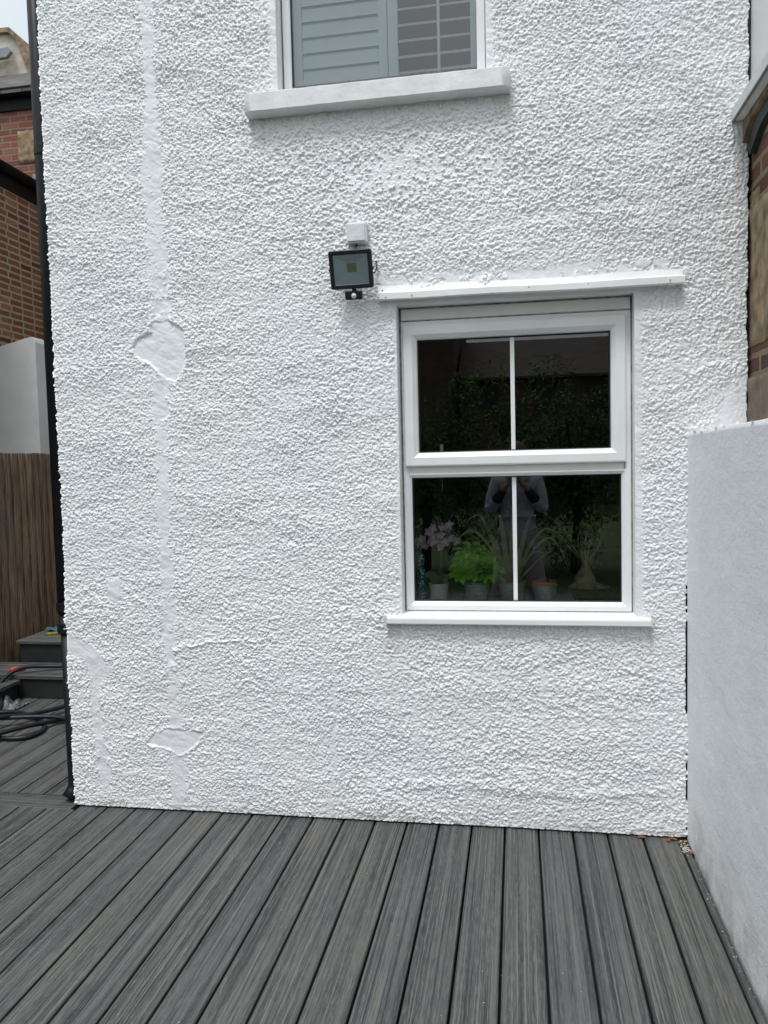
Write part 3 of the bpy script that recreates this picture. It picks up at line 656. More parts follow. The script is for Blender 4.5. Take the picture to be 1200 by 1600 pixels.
b.add([(XN+.235, 0, -.03), (XN+.235, -1.55, -.03), (XN+.235, -1.55, 1.722), (XN+.235, 0, 1.722)], [(0, 1, 2, 3)]); b.add([(XN-.004, -1.55, -.03), (XN+.235, -1.55, -.03), (XN+.235, -1.55, 1.722), (XN-.004, -1.55, 1.722)], [(0, 1, 2, 3)])
b.mi = [0]*len(b.f)
tag(b.build('garden_wall', M['smooth'], smooth=True, fix=False), 'low smooth bluish white rendered wall meeting the pebbledash wall at the right', 'wall')
b = MB()
for k in range(9):
    y = -.03-k*.11; w = random.uniform(.003, .007); 
    b.obox((XN+.004+random.uniform(-.002, .003), y, 1.722+random.uniform(-.004, .003)), (w, 0, random.uniform(-.002, .002)), (0, .014, random.uniform(-.003, .003)), (0, 0, random.uniform(.0015, .003)))
b.build('top_edge', M['paint'], bpy.data.objects['garden_wall'])

# ---------------------------------------------------------------- neighbour at the right: brick return, ledge and white frame
nh = thing('neighbour_house', 'dark red brick and ochre stone return of the house next door, above the low wall', 'house', (1.2, -.3, 0))
b = MB(); b.box(XR+.002, 1.5, -1.1, .04, 1.60, 2.93); b.build('brick_wall', M['nbrick'], nh)
def rock(x0, x1, y0, y1, z0, z1, mat, name, parent, seed=0):
    bm = bmesh.new(); bmesh.ops.create_cube(bm, size=1); bmesh.ops.scale(bm, vec=(x1-x0, y1-y0, z1-z0), verts=bm.verts); bmesh.ops.translate(bm, vec=((x0+x1)/2, (y0+y1)/2, (z0+z1)/2), verts=bm.verts)
    bmesh.ops.subdivide_edges(bm, edges=bm.edges, cuts=7, use_grid_fill=True); rg = random.Random(seed)
    for v in bm.verts: v.co += Vector([rg.uniform(-.004, .004) for _ in range(3)])
    mb = MB(); bm.verts.index_update(); mb.add([v.co[:] for v in bm.verts], [[v.index for v in f.verts] for f in bm.faces]); bm.free(); return mb.build(name, mat, parent, True)
rock(XR-.006, 1.2, -.30, -.004, 2.06, 2.60, M['stone'], 'stone_block', nh, 1)
rock(XR-.004, 1.2, -.11, -.004, 2.58, 2.66, M['stone'], 'stone_block', nh, 2)
rock(XR-.014, 1.2, -.40, -.004, 1.735, 1.93, simple('sooty_brown_stone', (.16, .12, .085), .9, .4, 12, .9, bscale=30), 'stone_block', nh, 3)
b = MB(); b.prism([(.015, 2.952), (-1.15, 2.952), (-1.15, 2.992), (.015, 2.992)], 'x', .862, 1.4); b.prism([(.012, 2.992), (-1.15, 2.992), (-1.15, 3.01), (.012, 3.01)], 'x', .872, 1.4)
b.build('window_ledge', M['sillp'], nh)
b = MB(); b.box(.866, .871, -1.1, -.0, 2.945, 2.9515); b.build('drip_groove', M['grime'], nh)
vs = [(0.0, 2.86), (-.06, 2.90), (-.16, 2.925), (-.3, 2.93), (-.5, 2.93), (-.5, 2.95), (0, 2.95)]
b = MB(); b.prism(vs, 'x', .905, 1.2); b.build('arch_head', M['stone'], nh)
vs = [(-.01, 2.835), (-.07, 2.885), (-.17, 2.91), (-.35, 2.92), (-.35, 2.875), (-.2, 2.86), (-.12, 2.83), (-.06, 2.80)]
b = MB(); b.prism(vs, 'x', .917, .96); b.build('arch_trim', M['green'], nh)
uwn = MB(); uwn.box(.936, .985, -.14, .03, 3.01, 4.6); uwn.box(.93, .985, -1.1, -.145, 3.01, 4.6)
uwn.build('window_frame', M['upvc'], nh)
b = MB(); b.box(.939, .98, -.1449, -.1401, 3.02, 4.6); b.box(.925, .937, -.002, .02, 3.0, 4.6); b.build('sealant', M['crev'], nh)
b = MB(); b.box(.99, 1.6, -1.1, .03, 3.012, 4.7); b.build('upper_wall', M['white_r'], nh)

# ---------------------------------------------------------------- timber fence
FX = -4.22
fn = thing('fence', 'tall brown weathered feather edge timber fence behind the steps', 'fence', (FX, 2, 0))
b = MB(); y = -5.0; k = 0
while y < 5.2:
    zt = 1.79+random.uniform(-.006, .006); x0 = FX+random.uniform(-.002, .002)
    b.add([(x0, y, -.1), (x0+.024, y, -.1), (x0+.006, y+.112, -.1), (x0, y+.112, -.1), (x0, y, zt), (x0+.024, y, zt), (x0+.006, y+.112, zt), (x0, y+.112, zt)],
          [(0, 1, 2, 3), (4, 7, 6, 5), (0, 4, 5, 1), (1, 5, 6, 2), (2, 6, 7, 3), (3, 7, 4, 0)]); y += .1
b.build('board_panel', M['fence'], fn)
for z in (.35, .95, 1.6):
    b = MB(); b.box(FX-.045, FX-.001, -5, 5.2, z-.04, z+.04); b.build('rail', M['fence'], fn)
for y in (-4, -1.6, .8, 3.2):
    b = MB(); b.box(FX-.12, FX-.046, y, y+.075, -.1, 1.75); b.build('post', M['fence'], fn)

# ---------------------------------------------------------------- deck steps in the alley
stp = thing('deck_steps', 'two grey composite deck steps in the alley beside the fence', 'steps', (-3.2, 2, 0))
def step(x0, y0, y1, z, name):
    s_ = MB(); s_.box(x0+.03, -2.2, y0+.018, y1, z-.17+.001, z-.025); s_ = s_.build('step', M['riser'], stp)
    t_ = MB(); yy = y0
    while yy < y1-.02: 
        e = min(yy+.14, y1); q_ = MB(); board(q_, yy, e-.005, x0, -2.2, z, .024); t_.add([(v[1], v[0], v[2]) for v in q_.v], q_.f); yy += .146
    t_.build('tread', M['deckx'], s_)
    t_ = MB(); t_.box(x0+.02, -2.2, y0+.016, y0+.0175, z-.165, z-.027); t_.build('riser', M['riser'], s_)
step(-4.19, 1.62, 1.99, .17, 'a'); step(-3.80, 1.97, 3.6, .34, 'b')
b = MB(); b.box(-4.19, -3.56, 1.14, 1.618, .001, .118); s_ = b.build('step', M['riser'], stp)
t_ = MB()
for k in range(3): q_ = MB(); board(q_, 1.13+k*.163, 1.13+(k+1)*.163-.005, -4.19, -3.53, .142, .024); t_.add([(v[1], v[0], v[2]) for v in q_.v], q_.f)
t_.build('tread', M['deckx'], s_)
# bits lying on the steps
def pebble_mesh(rx, ry, rz_, seed, sub=2):
    bm = bmesh.new(); bmesh.ops.create_icosphere(bm, subdivisions=sub, radius=1); rg = random.Random(seed); ph = [rg.uniform(0, 6) for _ in range(6)]
    for v in bm.verts:
        f = 1+.10*math.sin(v.co.x*3+ph[0])+.08*math.sin(v.co.y*4+ph[1])+.08*math.sin(v.co.z*5+ph[2]); v.co = Vector((v.co.x*rx*f, v.co.y*ry*f, v.co.z*rz_*f))
    bm.verts.index_update(); r_ = ([v.co[:] for v in bm.verts], [[v.index for v in f.verts] for f in bm.faces]); bm.free(); return r_
b = MB(); b.bbox(-.055, .055, -.03, .03, 0, .016, .006); o = b.build('sponge', simple('yellow_sponge', (.22, .20, .03), .9, .3, 60, .9), smooth=False); o.location = (-3.63, 2.20, .3405); o.rotation_euler.z = .4; tag(o, 'flat yellow sponge on the upper deck step beside the blue cloth', 'sponge')
vs = []; n = 16
for i in range(n):
    for j in range(n):
        u, v = i/(n-1), j/(n-1); vs.append(((u-.5)*.2, (v-.5)*.13, .022+.010*math.sin(u*9+v*3)+.006*math.sin(v*14)))
b = MB(); b.add(vs, [(i*n+j, (i+1)*n+j, (i+1)*n+j+1, i*n+j+1) for i in range(n-1) for j in range(n-1)])
o = b.build('cleaning_cloth', simple('blue_microfibre', (.04, .12, .16), .9, .2, 60, .6), smooth=True, fix=False); sdm = o.modifiers.new('thick', 'SOLIDIFY'); sdm.thickness = .004; o.location = (-3.66, 2.33, .338); o.rotation_euler.z = .3; tag(o, 'crumpled blue cleaning cloth on the upper deck step', 'cloth')
b = MB(); b.bbox(-.045, .045, -.03, .03, 0, .025, .008); b.add(*pebble_mesh(.02, .018, .008, 4)); b.v = [(v[0], v[1], v[2]) for v in b.v]
o = b.build('sponge', simple('red_sponge', (.55, .06, .04), .8, .2, 60, .7), smooth=True); o.location = (-3.64, 1.74, .171); tag(o, 'small red scouring sponge on the lower deck step', 'sponge')
vs = []; n = 18; rg = random.Random(5)
for i in range(n):
    for j in range(n):
        u, v = i/(n-1)-.5, j/(n-1)-.5; r = math.hypot(u, v); vs.append((u*.24, v*.2, max(.004, .06*(1-2.0*r)+rg.uniform(-.016, .016)+.02*math.sin(u*22+v*9))))
b = MB(); b.add(vs, [(i*n+j, (i+1)*n+j, (i+1)*n+j+1, i*n+j+1) for i in range(n-1) for j in range(n-1)])
o = b.build('plastic_bag', simple('translucent_plastic', (.13, .135, .13), .35, .5, 20), fix=False); o.location = (-3.52, 1.42, .003); sdm = o.modifiers.new('thick', 'SOLIDIFY'); sdm.thickness = .0015; tag(o, 'crumpled clear plastic bag on the deck in front of the steps', 'bag')

# ---------------------------------------------------------------- hose
def spline(pts, n=14):
    P = [Vector(p) for p in pts]; P = [P[0]*2-P[1]]+P+[P[-1]*2-P[-2]]; out = []
    for i in range(1, len(P)-2):
        for k in range(n):
            t = k/n; a, b_, c_, d_ = P[i-1:i+3]
            out.append(.5*((2*b_)+(c_-a)*t+(2*a-5*b_+4*c_-d_)*t*t+(3*b_-a-3*c_+d_)*t**3))
    out.append(P[-2]); return out
hz = .017
hp = [(-2.55, 1.85, .19), (-3.0, 1.80, .20), (-3.35, 1.78, .20), (-3.56, 1.66, .21), (-3.62, 1.50, .13), (-3.50, 1.34, .04), (-3.42, 1.10, hz), (-3.30, .92, hz), (-3.10, .80, hz), (-2.95, .84, hz), (-2.95, 1.0, hz), (-3.10, 1.14, hz+.012), (-3.35, 1.22, hz+.02),
      (-3.62, 1.10, hz), (-3.72, .82, hz), (-3.55, .62, hz), (-3.25, .66, hz+.022), (-3.02, .92, hz+.034), (-2.90, 1.20, hz), (-2.65, 1.45, hz), (-2.4, 1.5, hz), (-2.3, 1.2, hz), (-2.6, 1.05, hz), (-2.95, 1.12, hz+.03), (-3.35, 1.02, hz+.04), (-3.7, 1.0, hz+.02), (-3.9, .9, hz), (-3.75, .70, hz+.03), (-3.45, .78, hz+.04), (-3.28, .98, hz+.06), (-3.15, 1.16, hz+.03), (-3.00, 1.40, .05), (-2.80, 1.62, .14), (-2.6, 1.68, .205), (-2.35, 1.75, .205)]
b = MB(); b.tube(spline(hp, 10), .0145, 10); tag(b.build('garden_hose', M['hose'], smooth=True), 'coiled dark navy garden hose lying over the alley deck and steps', 'hose')

# ---------------------------------------------------------------- background houses at the left
bh = thing('brick_house', 'old brick house with slate roof and black gutters beyond the fence', 'house', (-6, 6, 0))
b = MB(); b.box(-7.6, -3.6, 5.6, 5.9, 0, 6.2); b.build('rear_wall', M['red'], bh)
b = MB(); b.box(-5.85, -5.60, .5, 5.6, 0, 4.88); b.build('side_wall', M['stock'], bh)
rock(-5.98, -5.70, 5.585, 5.7, 5.42, 5.80, M['stone'], 'stone_block', bh, 5)
rock(-6.22, -5.96, 5.585, 5.7, 4.98, 5.16, M['cement'], 'cement_patch', bh, 6)
def gutter(mb, p0, p1, up, r=.06):
    p0, p1 = Vector(p0), Vector(p1); t = (p1-p0).normalized(); s_ = t.cross(Vector((0, 0, 1))); ring = []
    for p in (p0, p1):
        for k in range(9):
            a = math.pi+k*math.pi/8; ring.append(p+s_*math.cos(a)*r+Vector((0, 0, 1))*math.sin(a)*r)
        for k in range(9):
            a = 2*math.pi-k*math.pi/8; ring.append(p+s_*math.cos(a)*r*.92+Vector((0, 0, 1))*math.sin(a)*r*.92)
    mb.add(ring, [(k, (k+1) % 18, 18+(k+1) % 18, 18+k) for k in range(18)])
b = MB(); gutter(b, (-5.54, .5, 5.02), (-5.54, 5.58, 5.02), 1, .075); b.box(-5.60, -5.575, .5, 5.6, 4.80, 5.02); b.build('gutter', M['gutter'], bh)
b = MB(); gutter(b, (-7.7, 5.52, 6.26), (-3.6, 5.52, 6.26), 1, .075); b.box(-7.7, -3.6, 5.57, 5.598, 6.05, 6.27); b.build('gutter', M['gutter'], bh)
b = MB(); b.prism([(5.45, 6.27), (7.6, 7.62), (9.7, 6.27), (9.7, 6.17), (7.6, 7.50), (5.45, 6.20)], 'x', -7.8, -3.5); b.build('roof', M['slate'], bh)
b = MB(); b.prism([(-5.85, 4.95), (-7.8, 6.2), (-7.8, 6.1), (-5.85, 4.88)], 'y', .5, 5.598); b.build('lean_to_roof', M['slate'], bh)
b = MB(); b.box(-5.62, -5.5, 5.3, 5.595, 4.96, 5.16); b.build('lead_flashing', M['lead'], bh)
ch = MB(); ch.prism([(-8.6, 6.6), (-6.55, 6.9), (-6.70, 7.42), (-6.84, 7.70), (-6.95, 7.80), (-8.6, 7.86)], 'y', 7.0, 7.6); ch = ch.build('gable', M['chim'], bh)
b = MB(); b.prism([(-6.50, 6.95), (-6.80, 7.74), (-6.93, 7.86), (-8.6, 7.92), (-8.6, 7.86), (-6.95, 7.80), (-6.84, 7.70), (-6.57, 6.93)], 'y', 6.94, 7.66); b.build('coping', M['stone'], ch)
b = MB(); b.prism([(-7.7, 7.40), (-6.95, 7.43), (-6.88, 7.50), (-6.93, 7.56), (-7.7, 7.50)], 'y', 6.88, 6.938); b.build('lead_flashing', M['lead'], bh)
gw = MB(); pts = [(-9, 1.0), (-5.04, 1.0), (-5.04, 3.01), (-5.055, 3.05), (-5.085, 3.068), (-5.16, 3.055), (-5.30, 3.02), (-5.46, 2.985), (-5.8, 2.93), (-6.6, 2.9), (-9, 2.9)]
gw.prism(pts, 'y', 4.3, 4.5); tag(gw.build('boundary_wall', M['white_r']), 'pale rendered boundary wall with a curved top behind the fence', 'wall')
wb = MB(); wb.box(-5.6, -4.2, 4.9, 5.1, 0, 3.06); wb.box(-5.6, -4.2, 4.885, 4.9, 3.0, 3.065); wb.box(-5.6, -4.2, 4.888, 4.9, 2.86, 2.90)
tag(wb.build('lean_to', simple('white_clad_outhouse', (.48, .48, .47), .7, .1, 5)), 'narrow pale outhouse wall with a moulded top, right of the curved wall', 'outhouse')
# ---------------------------------------------------------------- debris in the corner and flecks on the deck
def leaf_obj(x, y, rz, s_, seed, label):
    rg = random.Random(seed); vs = []; n = 7
    for i in range(n):
        u = i/(n-1); w = .55*math.sin(math.pi*min(1, u*1.05))**.8; c_ = .25*math.sin(u*3+seed)
        for k in (-1, 0, 1): vs.append(((u-.5)*s_, k*w*s_*.5, (c_*abs(u-.5)+.22*abs(k)*w)*s_*.5+.003+rg.uniform(0, .002)))
    b = MB(); b.add(vs, [(i*3+k, (i+1)*3+k, (i+1)*3+k+1, i*3+k+1) for i in range(n-1) for k in (0, 1)])
    o = b.build('dead_leaf', M['dleaf'], smooth=True, fix=False); o.location = (x, y, .001); o.rotation_euler = (rg.uniform(-.2, .2), rg.uniform(-.2, .2), rz); tag(o, label, 'leaf', 'dead leaves in the corner of the deck')
M['dleaf'] = simple('dead_leaf_brown', (.20, .075, .035), .7, .5, 90)
for a in ((.635, -.022, .4, .045, 1, 'curled russet leaf nearest the white corner joint of the deck'), (.612, -.035, 1.9, .032, 2, 'small orange brown leaf just left of the gritty corner'), (.655, -.05, 2.7, .03, 3, 'dark brown leaf touching the grit in the deck corner'),
          (.505, -.018, .1, .04, 4, 'dull brown leaf at the foot of the wall, left of the corner leaves'), (.683, -.135, 1.2, .034, 5, 'yellow brown leaf against the low garden wall')): leaf_obj(*a)
b = MB(); rg = random.Random(3)
for k in range(70):
    x = rg.uniform(.655, .692); y = rg.uniform(-.125, -.015); r = rg.uniform(.0018, .0042); v_, f_ = pebble_mesh(r, r*.8, r*.6, k, 1); b.add([(a+x, c_+y, e-.004+rg.uniform(0, .004)) for a, c_, e in v_], f_)
b.build('grit', simple('pale_grit', (.62, .58, .48), .8, .3, 90), smooth=True); tag(bpy.data.objects['grit'], 'pale grit gathered in the corner of the deck between the two walls', 'grit', kind='stuff')
b = MB(); b.box(.655, .697, -.13, .04, -.05, -.006); b.build('corner_soil', M['soil'], dk)
b = MB(); rg = random.Random(8)
def fleck(x, y, r, k):
    v_, f_ = pebble_mesh(r, r*rg.uniform(.5, .9), r*.3, k, 1); b.add([(a+x, c_+y, e+.0012) for a, c_, e in v_], f_)
for k in range(60): fleck(rg.uniform(-2.3, .62), rg.uniform(-1.5, -.06) if k % 3 else rg.uniform(-.09, -.02), rg.uniform(.0008, .0020), k)
for k in range(26): fleck(.684-abs(rg.gauss(0, .008)), rg.uniform(-1.2, -.15), rg.uniform(.001, .003), 100+k)
for k in range(40): fleck(rg.uniform(-3.6, -2.25), rg.uniform(.2, 1.6), rg.uniform(.0015, .004), 200+k)
for x, y, r in FLK if 'FLK' in globals() else []: fleck(x, y, r, 7)
b.build('paint_flecks', simple('dried_white_paint', (.75, .75, .74), .6, .1, 90), smooth=True); tag(bpy.data.objects['paint_flecks'], 'scattered flecks of dried white paint and grit on the grey deck', 'paint flecks', kind='stuff')

# ---------------------------------------------------------------- plants on the inner sill
SZ = LW[2]+.0225
M['galv'] = simple('galvanised_tin', (.33, .40, .40), .45, .12, 18, metal=.5)
M['ceramic'] = simple('white_ceramic', (.62, .62, .58), .25, .05); M['terra'] = simple('terracotta', (.40, .13, .08), .8, .2, 30)
M['basil'] = mat_leaf('basil_leaf', (.16, .45, .02), (.36, .72, .08)); M['strap'] = mat_leaf('strap_leaf', (.10, .15, .035), (.26, .30, .09), 20, .45, .3)
M['orl'] = mat_leaf('orchid_leaf', (.05, .09, .04), (.10, .15, .07)); M['petal'] = mat_leaf('orchid_petal', (.55, .30, .50), (.80, .68, .76), 60, .5, .35)
M['fic'] = mat_leaf('ficus_leaf', (.03, .10, .025), (.08, .20, .05)); M['bark'] = simple('ficus_bark', (.22, .175, .11), .8, .35, 35, .9)
M['stem'] = simple('plant_stem', (.10, .13, .05), .6, .3, 40)
def bucket(parent, cx_, cy_, z, h_, rt, rb, mat, name='pot', soil=True):
    prof = [(.001, 0), (rb, 0), (rb+.001, .003)]
    for k in range(1, 20):
        u = k/20; prof.append((rb+(rt-rb)*u+(.0018 if (k % 4 == 0 and k > 5) else 0), u*h_))
    prof += [(rt+.001, h_-.006), (rt+.004, h_-.003), (rt+.003, h_), (rt-.001, h_), (rt-.003, h_-.012), (rt-.006, h_-.018)]
    b = MB(); b.lathe(prof, (cx_, cy_, z), 36); p = b.build(name, mat, parent, True)
    if soil: b = MB(); b.lathe([(.0005, h_-.012), (rt*.5, h_-.014), (rt-.004, h_-.016)], (cx_, cy_, z), 24, lambda a, zz_: 1); b.build('soil', M['soil'], p, True)
    return p
def ribbon(mb, pts, w, cup=.25, tip=.05, base=.7):
    P = spline(pts, 7); n = len(P); vs = []
    for i, p in enumerate(P):
        u = i/(n-1); ww = w*(base+(1-base)*min(1, u*3))*(1-u**2.2*(1-tip)); t = (P[min(i+1, n-1)]-P[max(0, i-1)]).normalized()
        s_ = t.cross(Vector((0, -1, .25))).normalized(); nn = s_.cross(t).normalized()
        for k in (-1, 0, 1): vs.append(p+s_*k*ww/2+nn*abs(k)*ww*cup)
    mb.add(vs, [(i*3+k, (i+1)*3+k, (i+1)*3+k+1, i*3+k+1) for i in range(n-1) for k in (0, 1)])
def leaflet(mb, c, d_, up, l, w, curl=.2):
    c, d_, up = Vector(c), Vector(d_).normalized(), Vector(up); s_ = d_.cross(up).normalized(); nn = s_.cross(d_)
    pr_ = [(0, .05), (.25, .75), (.5, 1), (.78, .65), (1, .04)]; vs = []
    for u, ww in pr_:
        for k in (-1, 0, 1): vs.append(c+d_*u*l+s_*k*ww*w/2+nn*(-curl*u*u*l+abs(k)*ww*w*.18))
    mb.add(vs, [(i*3+k, (i+1)*3+k, (i+1)*3+k+1, i*3+k+1) for i in range(4) for k in (0, 1)])
def rv(rg): 
    v = Vector((rg.gauss(0, 1), rg.gauss(0, 1), rg.gauss(0, 1))); return v.normalized()
# ornament
ob = MB(); pf = [(.0005, 0), (.016, 0), (.018, .01), (.0165, .05), (.013, .058), (.017, .066), (.0185, .11), (.0175, .15), (.013, .16), (.0165, .168), (.018, .195), (.017, .212), (.012, .220), (.0005, .222)]
ob.lathe(pf, (-.446, .20, SZ), 28)
k = NM('blue_white_glaze'); vo = k.n('TexVoronoi'); vo.inputs['Scale'].default_value = 70; k.l(k.tc.outputs['Object'], vo.inputs['Vector'])
c = k.ramp(vo.outputs['Distance'], [(.25, (.55, .65, .62)), (.38, (.02, .22, .30)), (.6, (.01, .10, .18))]); mg = k.out(c, .25)
tag(ob.build('ornament', mg, smooth=True), 'slim turquoise and white patterned ceramic ornament at the left end of the sill', 'ornament')
# orchid
orc = thing('orchid', 'pink orchid in a white ceramic pot at the left of the window sill', 'potted plant', (-.366, .22, SZ), 'plants on the kitchen window sill')
b = MB(); b.lathe([(.0005, 0), (.036, 0), (.040, .006), (.046, .075), (.048, .078), (.0475, .081), (.044, .078), (.042, .066), (.0005, .064)], (-.366, .22, SZ), 36); b.build('pot', M['ceramic'], orc, True)
for pts, w in (([(-.366, .22, SZ+.07), (-.40, .21, SZ+.12), (-.43, .20, SZ+.115)], .045), ([(-.366, .22, SZ+.07), (-.34, .20, SZ+.11), (-.325, .19, SZ+.085)], .04), ([(-.366, .22, SZ+.07), (-.37, .25, SZ+.12), (-.375, .28, SZ+.13)], .04)):
    b = MB(); ribbon(b, pts, w, .12, .3); b.build('leaf', M['orl'], orc, True, fix=False)
for pts in ([(-.36, .22, SZ+.06), (-.35, .22, SZ+.16), (-.36, .21, SZ+.26), (-.40, .20, SZ+.30), (-.45, .19, SZ+.24)], [(-.37, .22, SZ+.06), (-.355, .22, SZ+.18), (-.33, .21, SZ+.29), (-.29, .20, SZ+.32), (-.27, .19, SZ+.30)]):
    b = MB(); b.tube(spline(pts, 5), .0022, 6); b.build('stem', M['stem'], orc, True)
fb = MB()
for k in range(5):
    a = R(90+k*72); dv = Vector((math.cos(a), -.15, math.sin(a))); leaflet(fb, (0, 0, 0), dv, (0, -1, 0), .025, .021 if k else .016, -.15)
leaflet(fb, (0, -.003, 0), (0, -.6, -.8), (0, -1, .5), .013, .011, .3)
f0 = fb.build('flower', M['petal'], orc, True, fix=False)
FL = [(-.455, 1.255), (-.435, 1.268), (-.422, 1.245), (-.405, 1.30), (-.38, 1.325), (-.385, 1.285), (-.35, 1.295), (-.36, 1.26), (-.335, 1.33), (-.315, 1.32), (-.305, 1.335), (-.30, 1.27), (-.325, 1.255), (-.28, 1.262), (-.345, 1.235), (-.395, 1.255)]
for i, (x, z) in enumerate(FL):
    o = f0 if i == 0 else f0.copy()
    if i: C.objects.link(o)
    o.parent = orc; o.matrix_parent_inverse = Matrix.Identity(4); o.location = Vector((x, .185+.02*math.sin(i*3), z))-orc.location; o.rotation_euler = (random.uniform(-.5, .5), random.uniform(-.5, .5), random.uniform(-.6, .6))
# basil
bs = thing('basil_plant', 'bushy bright green basil plant in a ribbed tin bucket', 'potted plant', (-.19, .23, SZ), 'plants on the kitchen window sill')
bucket(bs, -.19, .225, SZ, .088, .059, .049, M['galv'])
b = MB(); rg = random.Random(11); bst = MB()
for k in range(420):
    v = rv(rg); v.z = abs(v.z)*1.0-.25*rg.random(); r = rg.uniform(.55, 1)**.5
    c_ = Vector((-.19+v.x*.100*r, .215+v.y*.068*r, SZ+.135+v.z*.150*r))
    d_ = Vector((v.x, v.y-.35, .1-.7*rg.random())); leaflet(b, c_, d_+rv(rg)*.5, Vector((0, -.3, 1))+rv(rg)*.4, rg.uniform(.032, .056), rg.uniform(.023, .036), .3)
for k in range(16):
    v = rv(rg); bst.tube([(-.19+v.x*.02, .225+v.y*.02, SZ+.07), (-.19+v.x*.07, .22+v.y*.05, SZ+.15+.07*rg.random())], .002, 5)
b.build('foliage', M['basil'], bs, True, fix=False); bst.build('stem', M['stem'], bs, True)
# strap leaved plant
sp = thing('strap_leaf_plant', 'tall plant with arching olive strap leaves in a tin bucket behind the glazing bar', 'potted plant', (-.03, .23, SZ), 'plants on the kitchen window sill')
bucket(sp, -.03, .225, SZ, .090, .061, .050, M['galv'])
tips = [((-.275, .20, 1.255), 1.30, .013), ((-.165, .17, 1.365), 0, .016), ((-.085, .17, 1.395), 0, .022), ((-.235, .22, 1.33), 1.37, .008), ((.07, .17, 1.39), 0, .018), ((.055, .22, 1.34), 0, .02), ((.18, .20, 1.29), 1.30, .010), ((.225, .20, 1.12), 1.27, .009), ((.12, .19, 1.19), 1.20, .009), ((-.02, .27, 1.42), 0, .02), ((.10, .25, 1.30), 0, .014), ((-.12, .27, 1.30), 0, .014), ((.16, .2, 1.215), 0, .007)]
for i, (tp, pk, w) in enumerate(tips):
    x, y, z = tp; bx = -.03+max(-.02, min(.02, x*.1)); mx_ = (bx+x)/2
    if pk: pts = [(bx, .225, SZ+.075), (bx+(x-bx)*.22, .22, SZ+.075+(pk-SZ-.075)*.55), (bx+(x-bx)*.62, .21, pk), (bx+(x-bx)*.88, .2, (pk+z)/2+.012), tp]
    else: pts = [(bx, .225, SZ+.075), (bx+(x-bx)*.38, .22, SZ+.075+(z-SZ-.075)*.45), (bx+(x-bx)*.75, .2, SZ+.075+(z-SZ-.075)*.84), tp]
    b = MB(); ribbon(b, pts, w*1.25, .15); b.build('leaf', M['strap'], sp, True, fix=False)
# small succulent
sc = thing('succulent', 'small succulent in a terracotta pot set inside a tin bucket', 'potted plant', (.12, .24, SZ), 'plants on the kitchen window sill')
bucket(sc, .12, .24, SZ, .073, .056, .046, M['galv'], soil=False)
b = MB(); b.lathe([(.044, .05), (.050, .072), (.056, .074), (.057, .088), (.053, .089), (.050, .078), (.0005, .076)], (.12, .24, SZ), 32); b.build('terracotta_pot', M['terra'], sc, True)
b = MB(); rg = random.Random(2)
for k in range(26):
    a = k*2.4; e = .3+1.0*k/26; leaflet(b, (.125, .235, SZ+.08), (math.cos(a)*math.cos(e), math.sin(a)*math.cos(e), math.sin(e)), (0, 0, 1), .028, .011, -.1)
b.build('rosette', M['orl'], sc, True, fix=False)
# ginseng ficus
fi = thing('bonsai', 'ginseng ficus bonsai with a swollen pale trunk in a dark tray', 'potted plant', (.325, .23, SZ), 'plants on the kitchen window sill')
b = MB(); b.lathe([(.0005, 0), (.075, 0), (.082, .006), (.108, .056), (.112, .058), (.112, .062), (.106, .062), (.100, .050), (.0005, .048)], (0, 0, 0), 40); b.v = [(.328+v[0], .235+v[1]*.68, SZ+v[2]) for v in b.v]
b.build('tray', simple('navy_glazed_tray', (.010, .014, .022), .3, .2), fi, True)
b = MB(); b.lathe([(.0005, .056), (.06, .057), (.101, .050)], (0, 0, 0), 30); b.v = [(.328+v[0], .235+v[1]*.68, SZ+v[2]) for v in b.v]; b.build('soil', M['soil'], fi, True)
b = MB(); wf = lambda a, z: 1+.13*math.sin(a*3+z*40)+.07*math.sin(a*5-z*70)
b.lathe([(.040, .048), (.044, .065), (.047, .085), (.043, .108), (.033, .128), (.021, .148), (.014, .165), (.011, .18), (.0005, .182)], (.303, .225, SZ), 36, wf)
for k, (a, l) in enumerate(((-2.7, .05), (-1.9, .045), (-1.2, .06), (-.5, .085), (.2, .10), (3.0, .05))):
    d_ = Vector((math.cos(a), math.sin(a)*.6, 0)); o_ = Vector((.303, .225, SZ)); b.tube(spline([o_+Vector((0, 0, .088))+d_*.02, o_+d_*.05+Vector((0, 0, .070)), o_+d_*(.04+l*.7)+Vector((0, 0, .054))], 5), [.014]*6+[.011]*4+[.006], 9)
b.build('trunk', M['bark'], fi, True)
b = MB(); lf = MB(); rg = random.Random(9); top = Vector((.303, .225, SZ+.168))
for k in range(11):
    a = rg.uniform(-2.6, .9); tpv = Vector((.303+rg.uniform(-.11, .105), .21+rg.uniform(-.06, .05), SZ+.25+rg.uniform(-.02, .12))); md = top.lerp(tpv, .5)+Vector((rg.uniform(-.02, .02), 0, -.005)); P = spline([top, md, tpv], 5)
    b.tube(P, [.0062-.0042*i/(len(P)-1) for i in range(len(P))], 7)
    for q_ in range(17):
        c_ = tpv+rv(rg)*rg.uniform(.005, .05)+Vector((0, 0, -.005)); leaflet(lf, c_, rv(rg)+Vector((0, -.2, -.2)), Vector((0, -.3, 1))+rv(rg)*.3, rg.uniform(.018, .032), rg.uniform(.010, .016), .2)
for k in range(14): leaflet(lf, Vector((.335, .20, SZ+.18))+rv(rg)*.022, rv(rg), (0, -.3, 1), .024, .013, .2)
b.build('branch', M['bark'], fi, True); lf.build('crown', M['fic'], fi, True, fix=False)
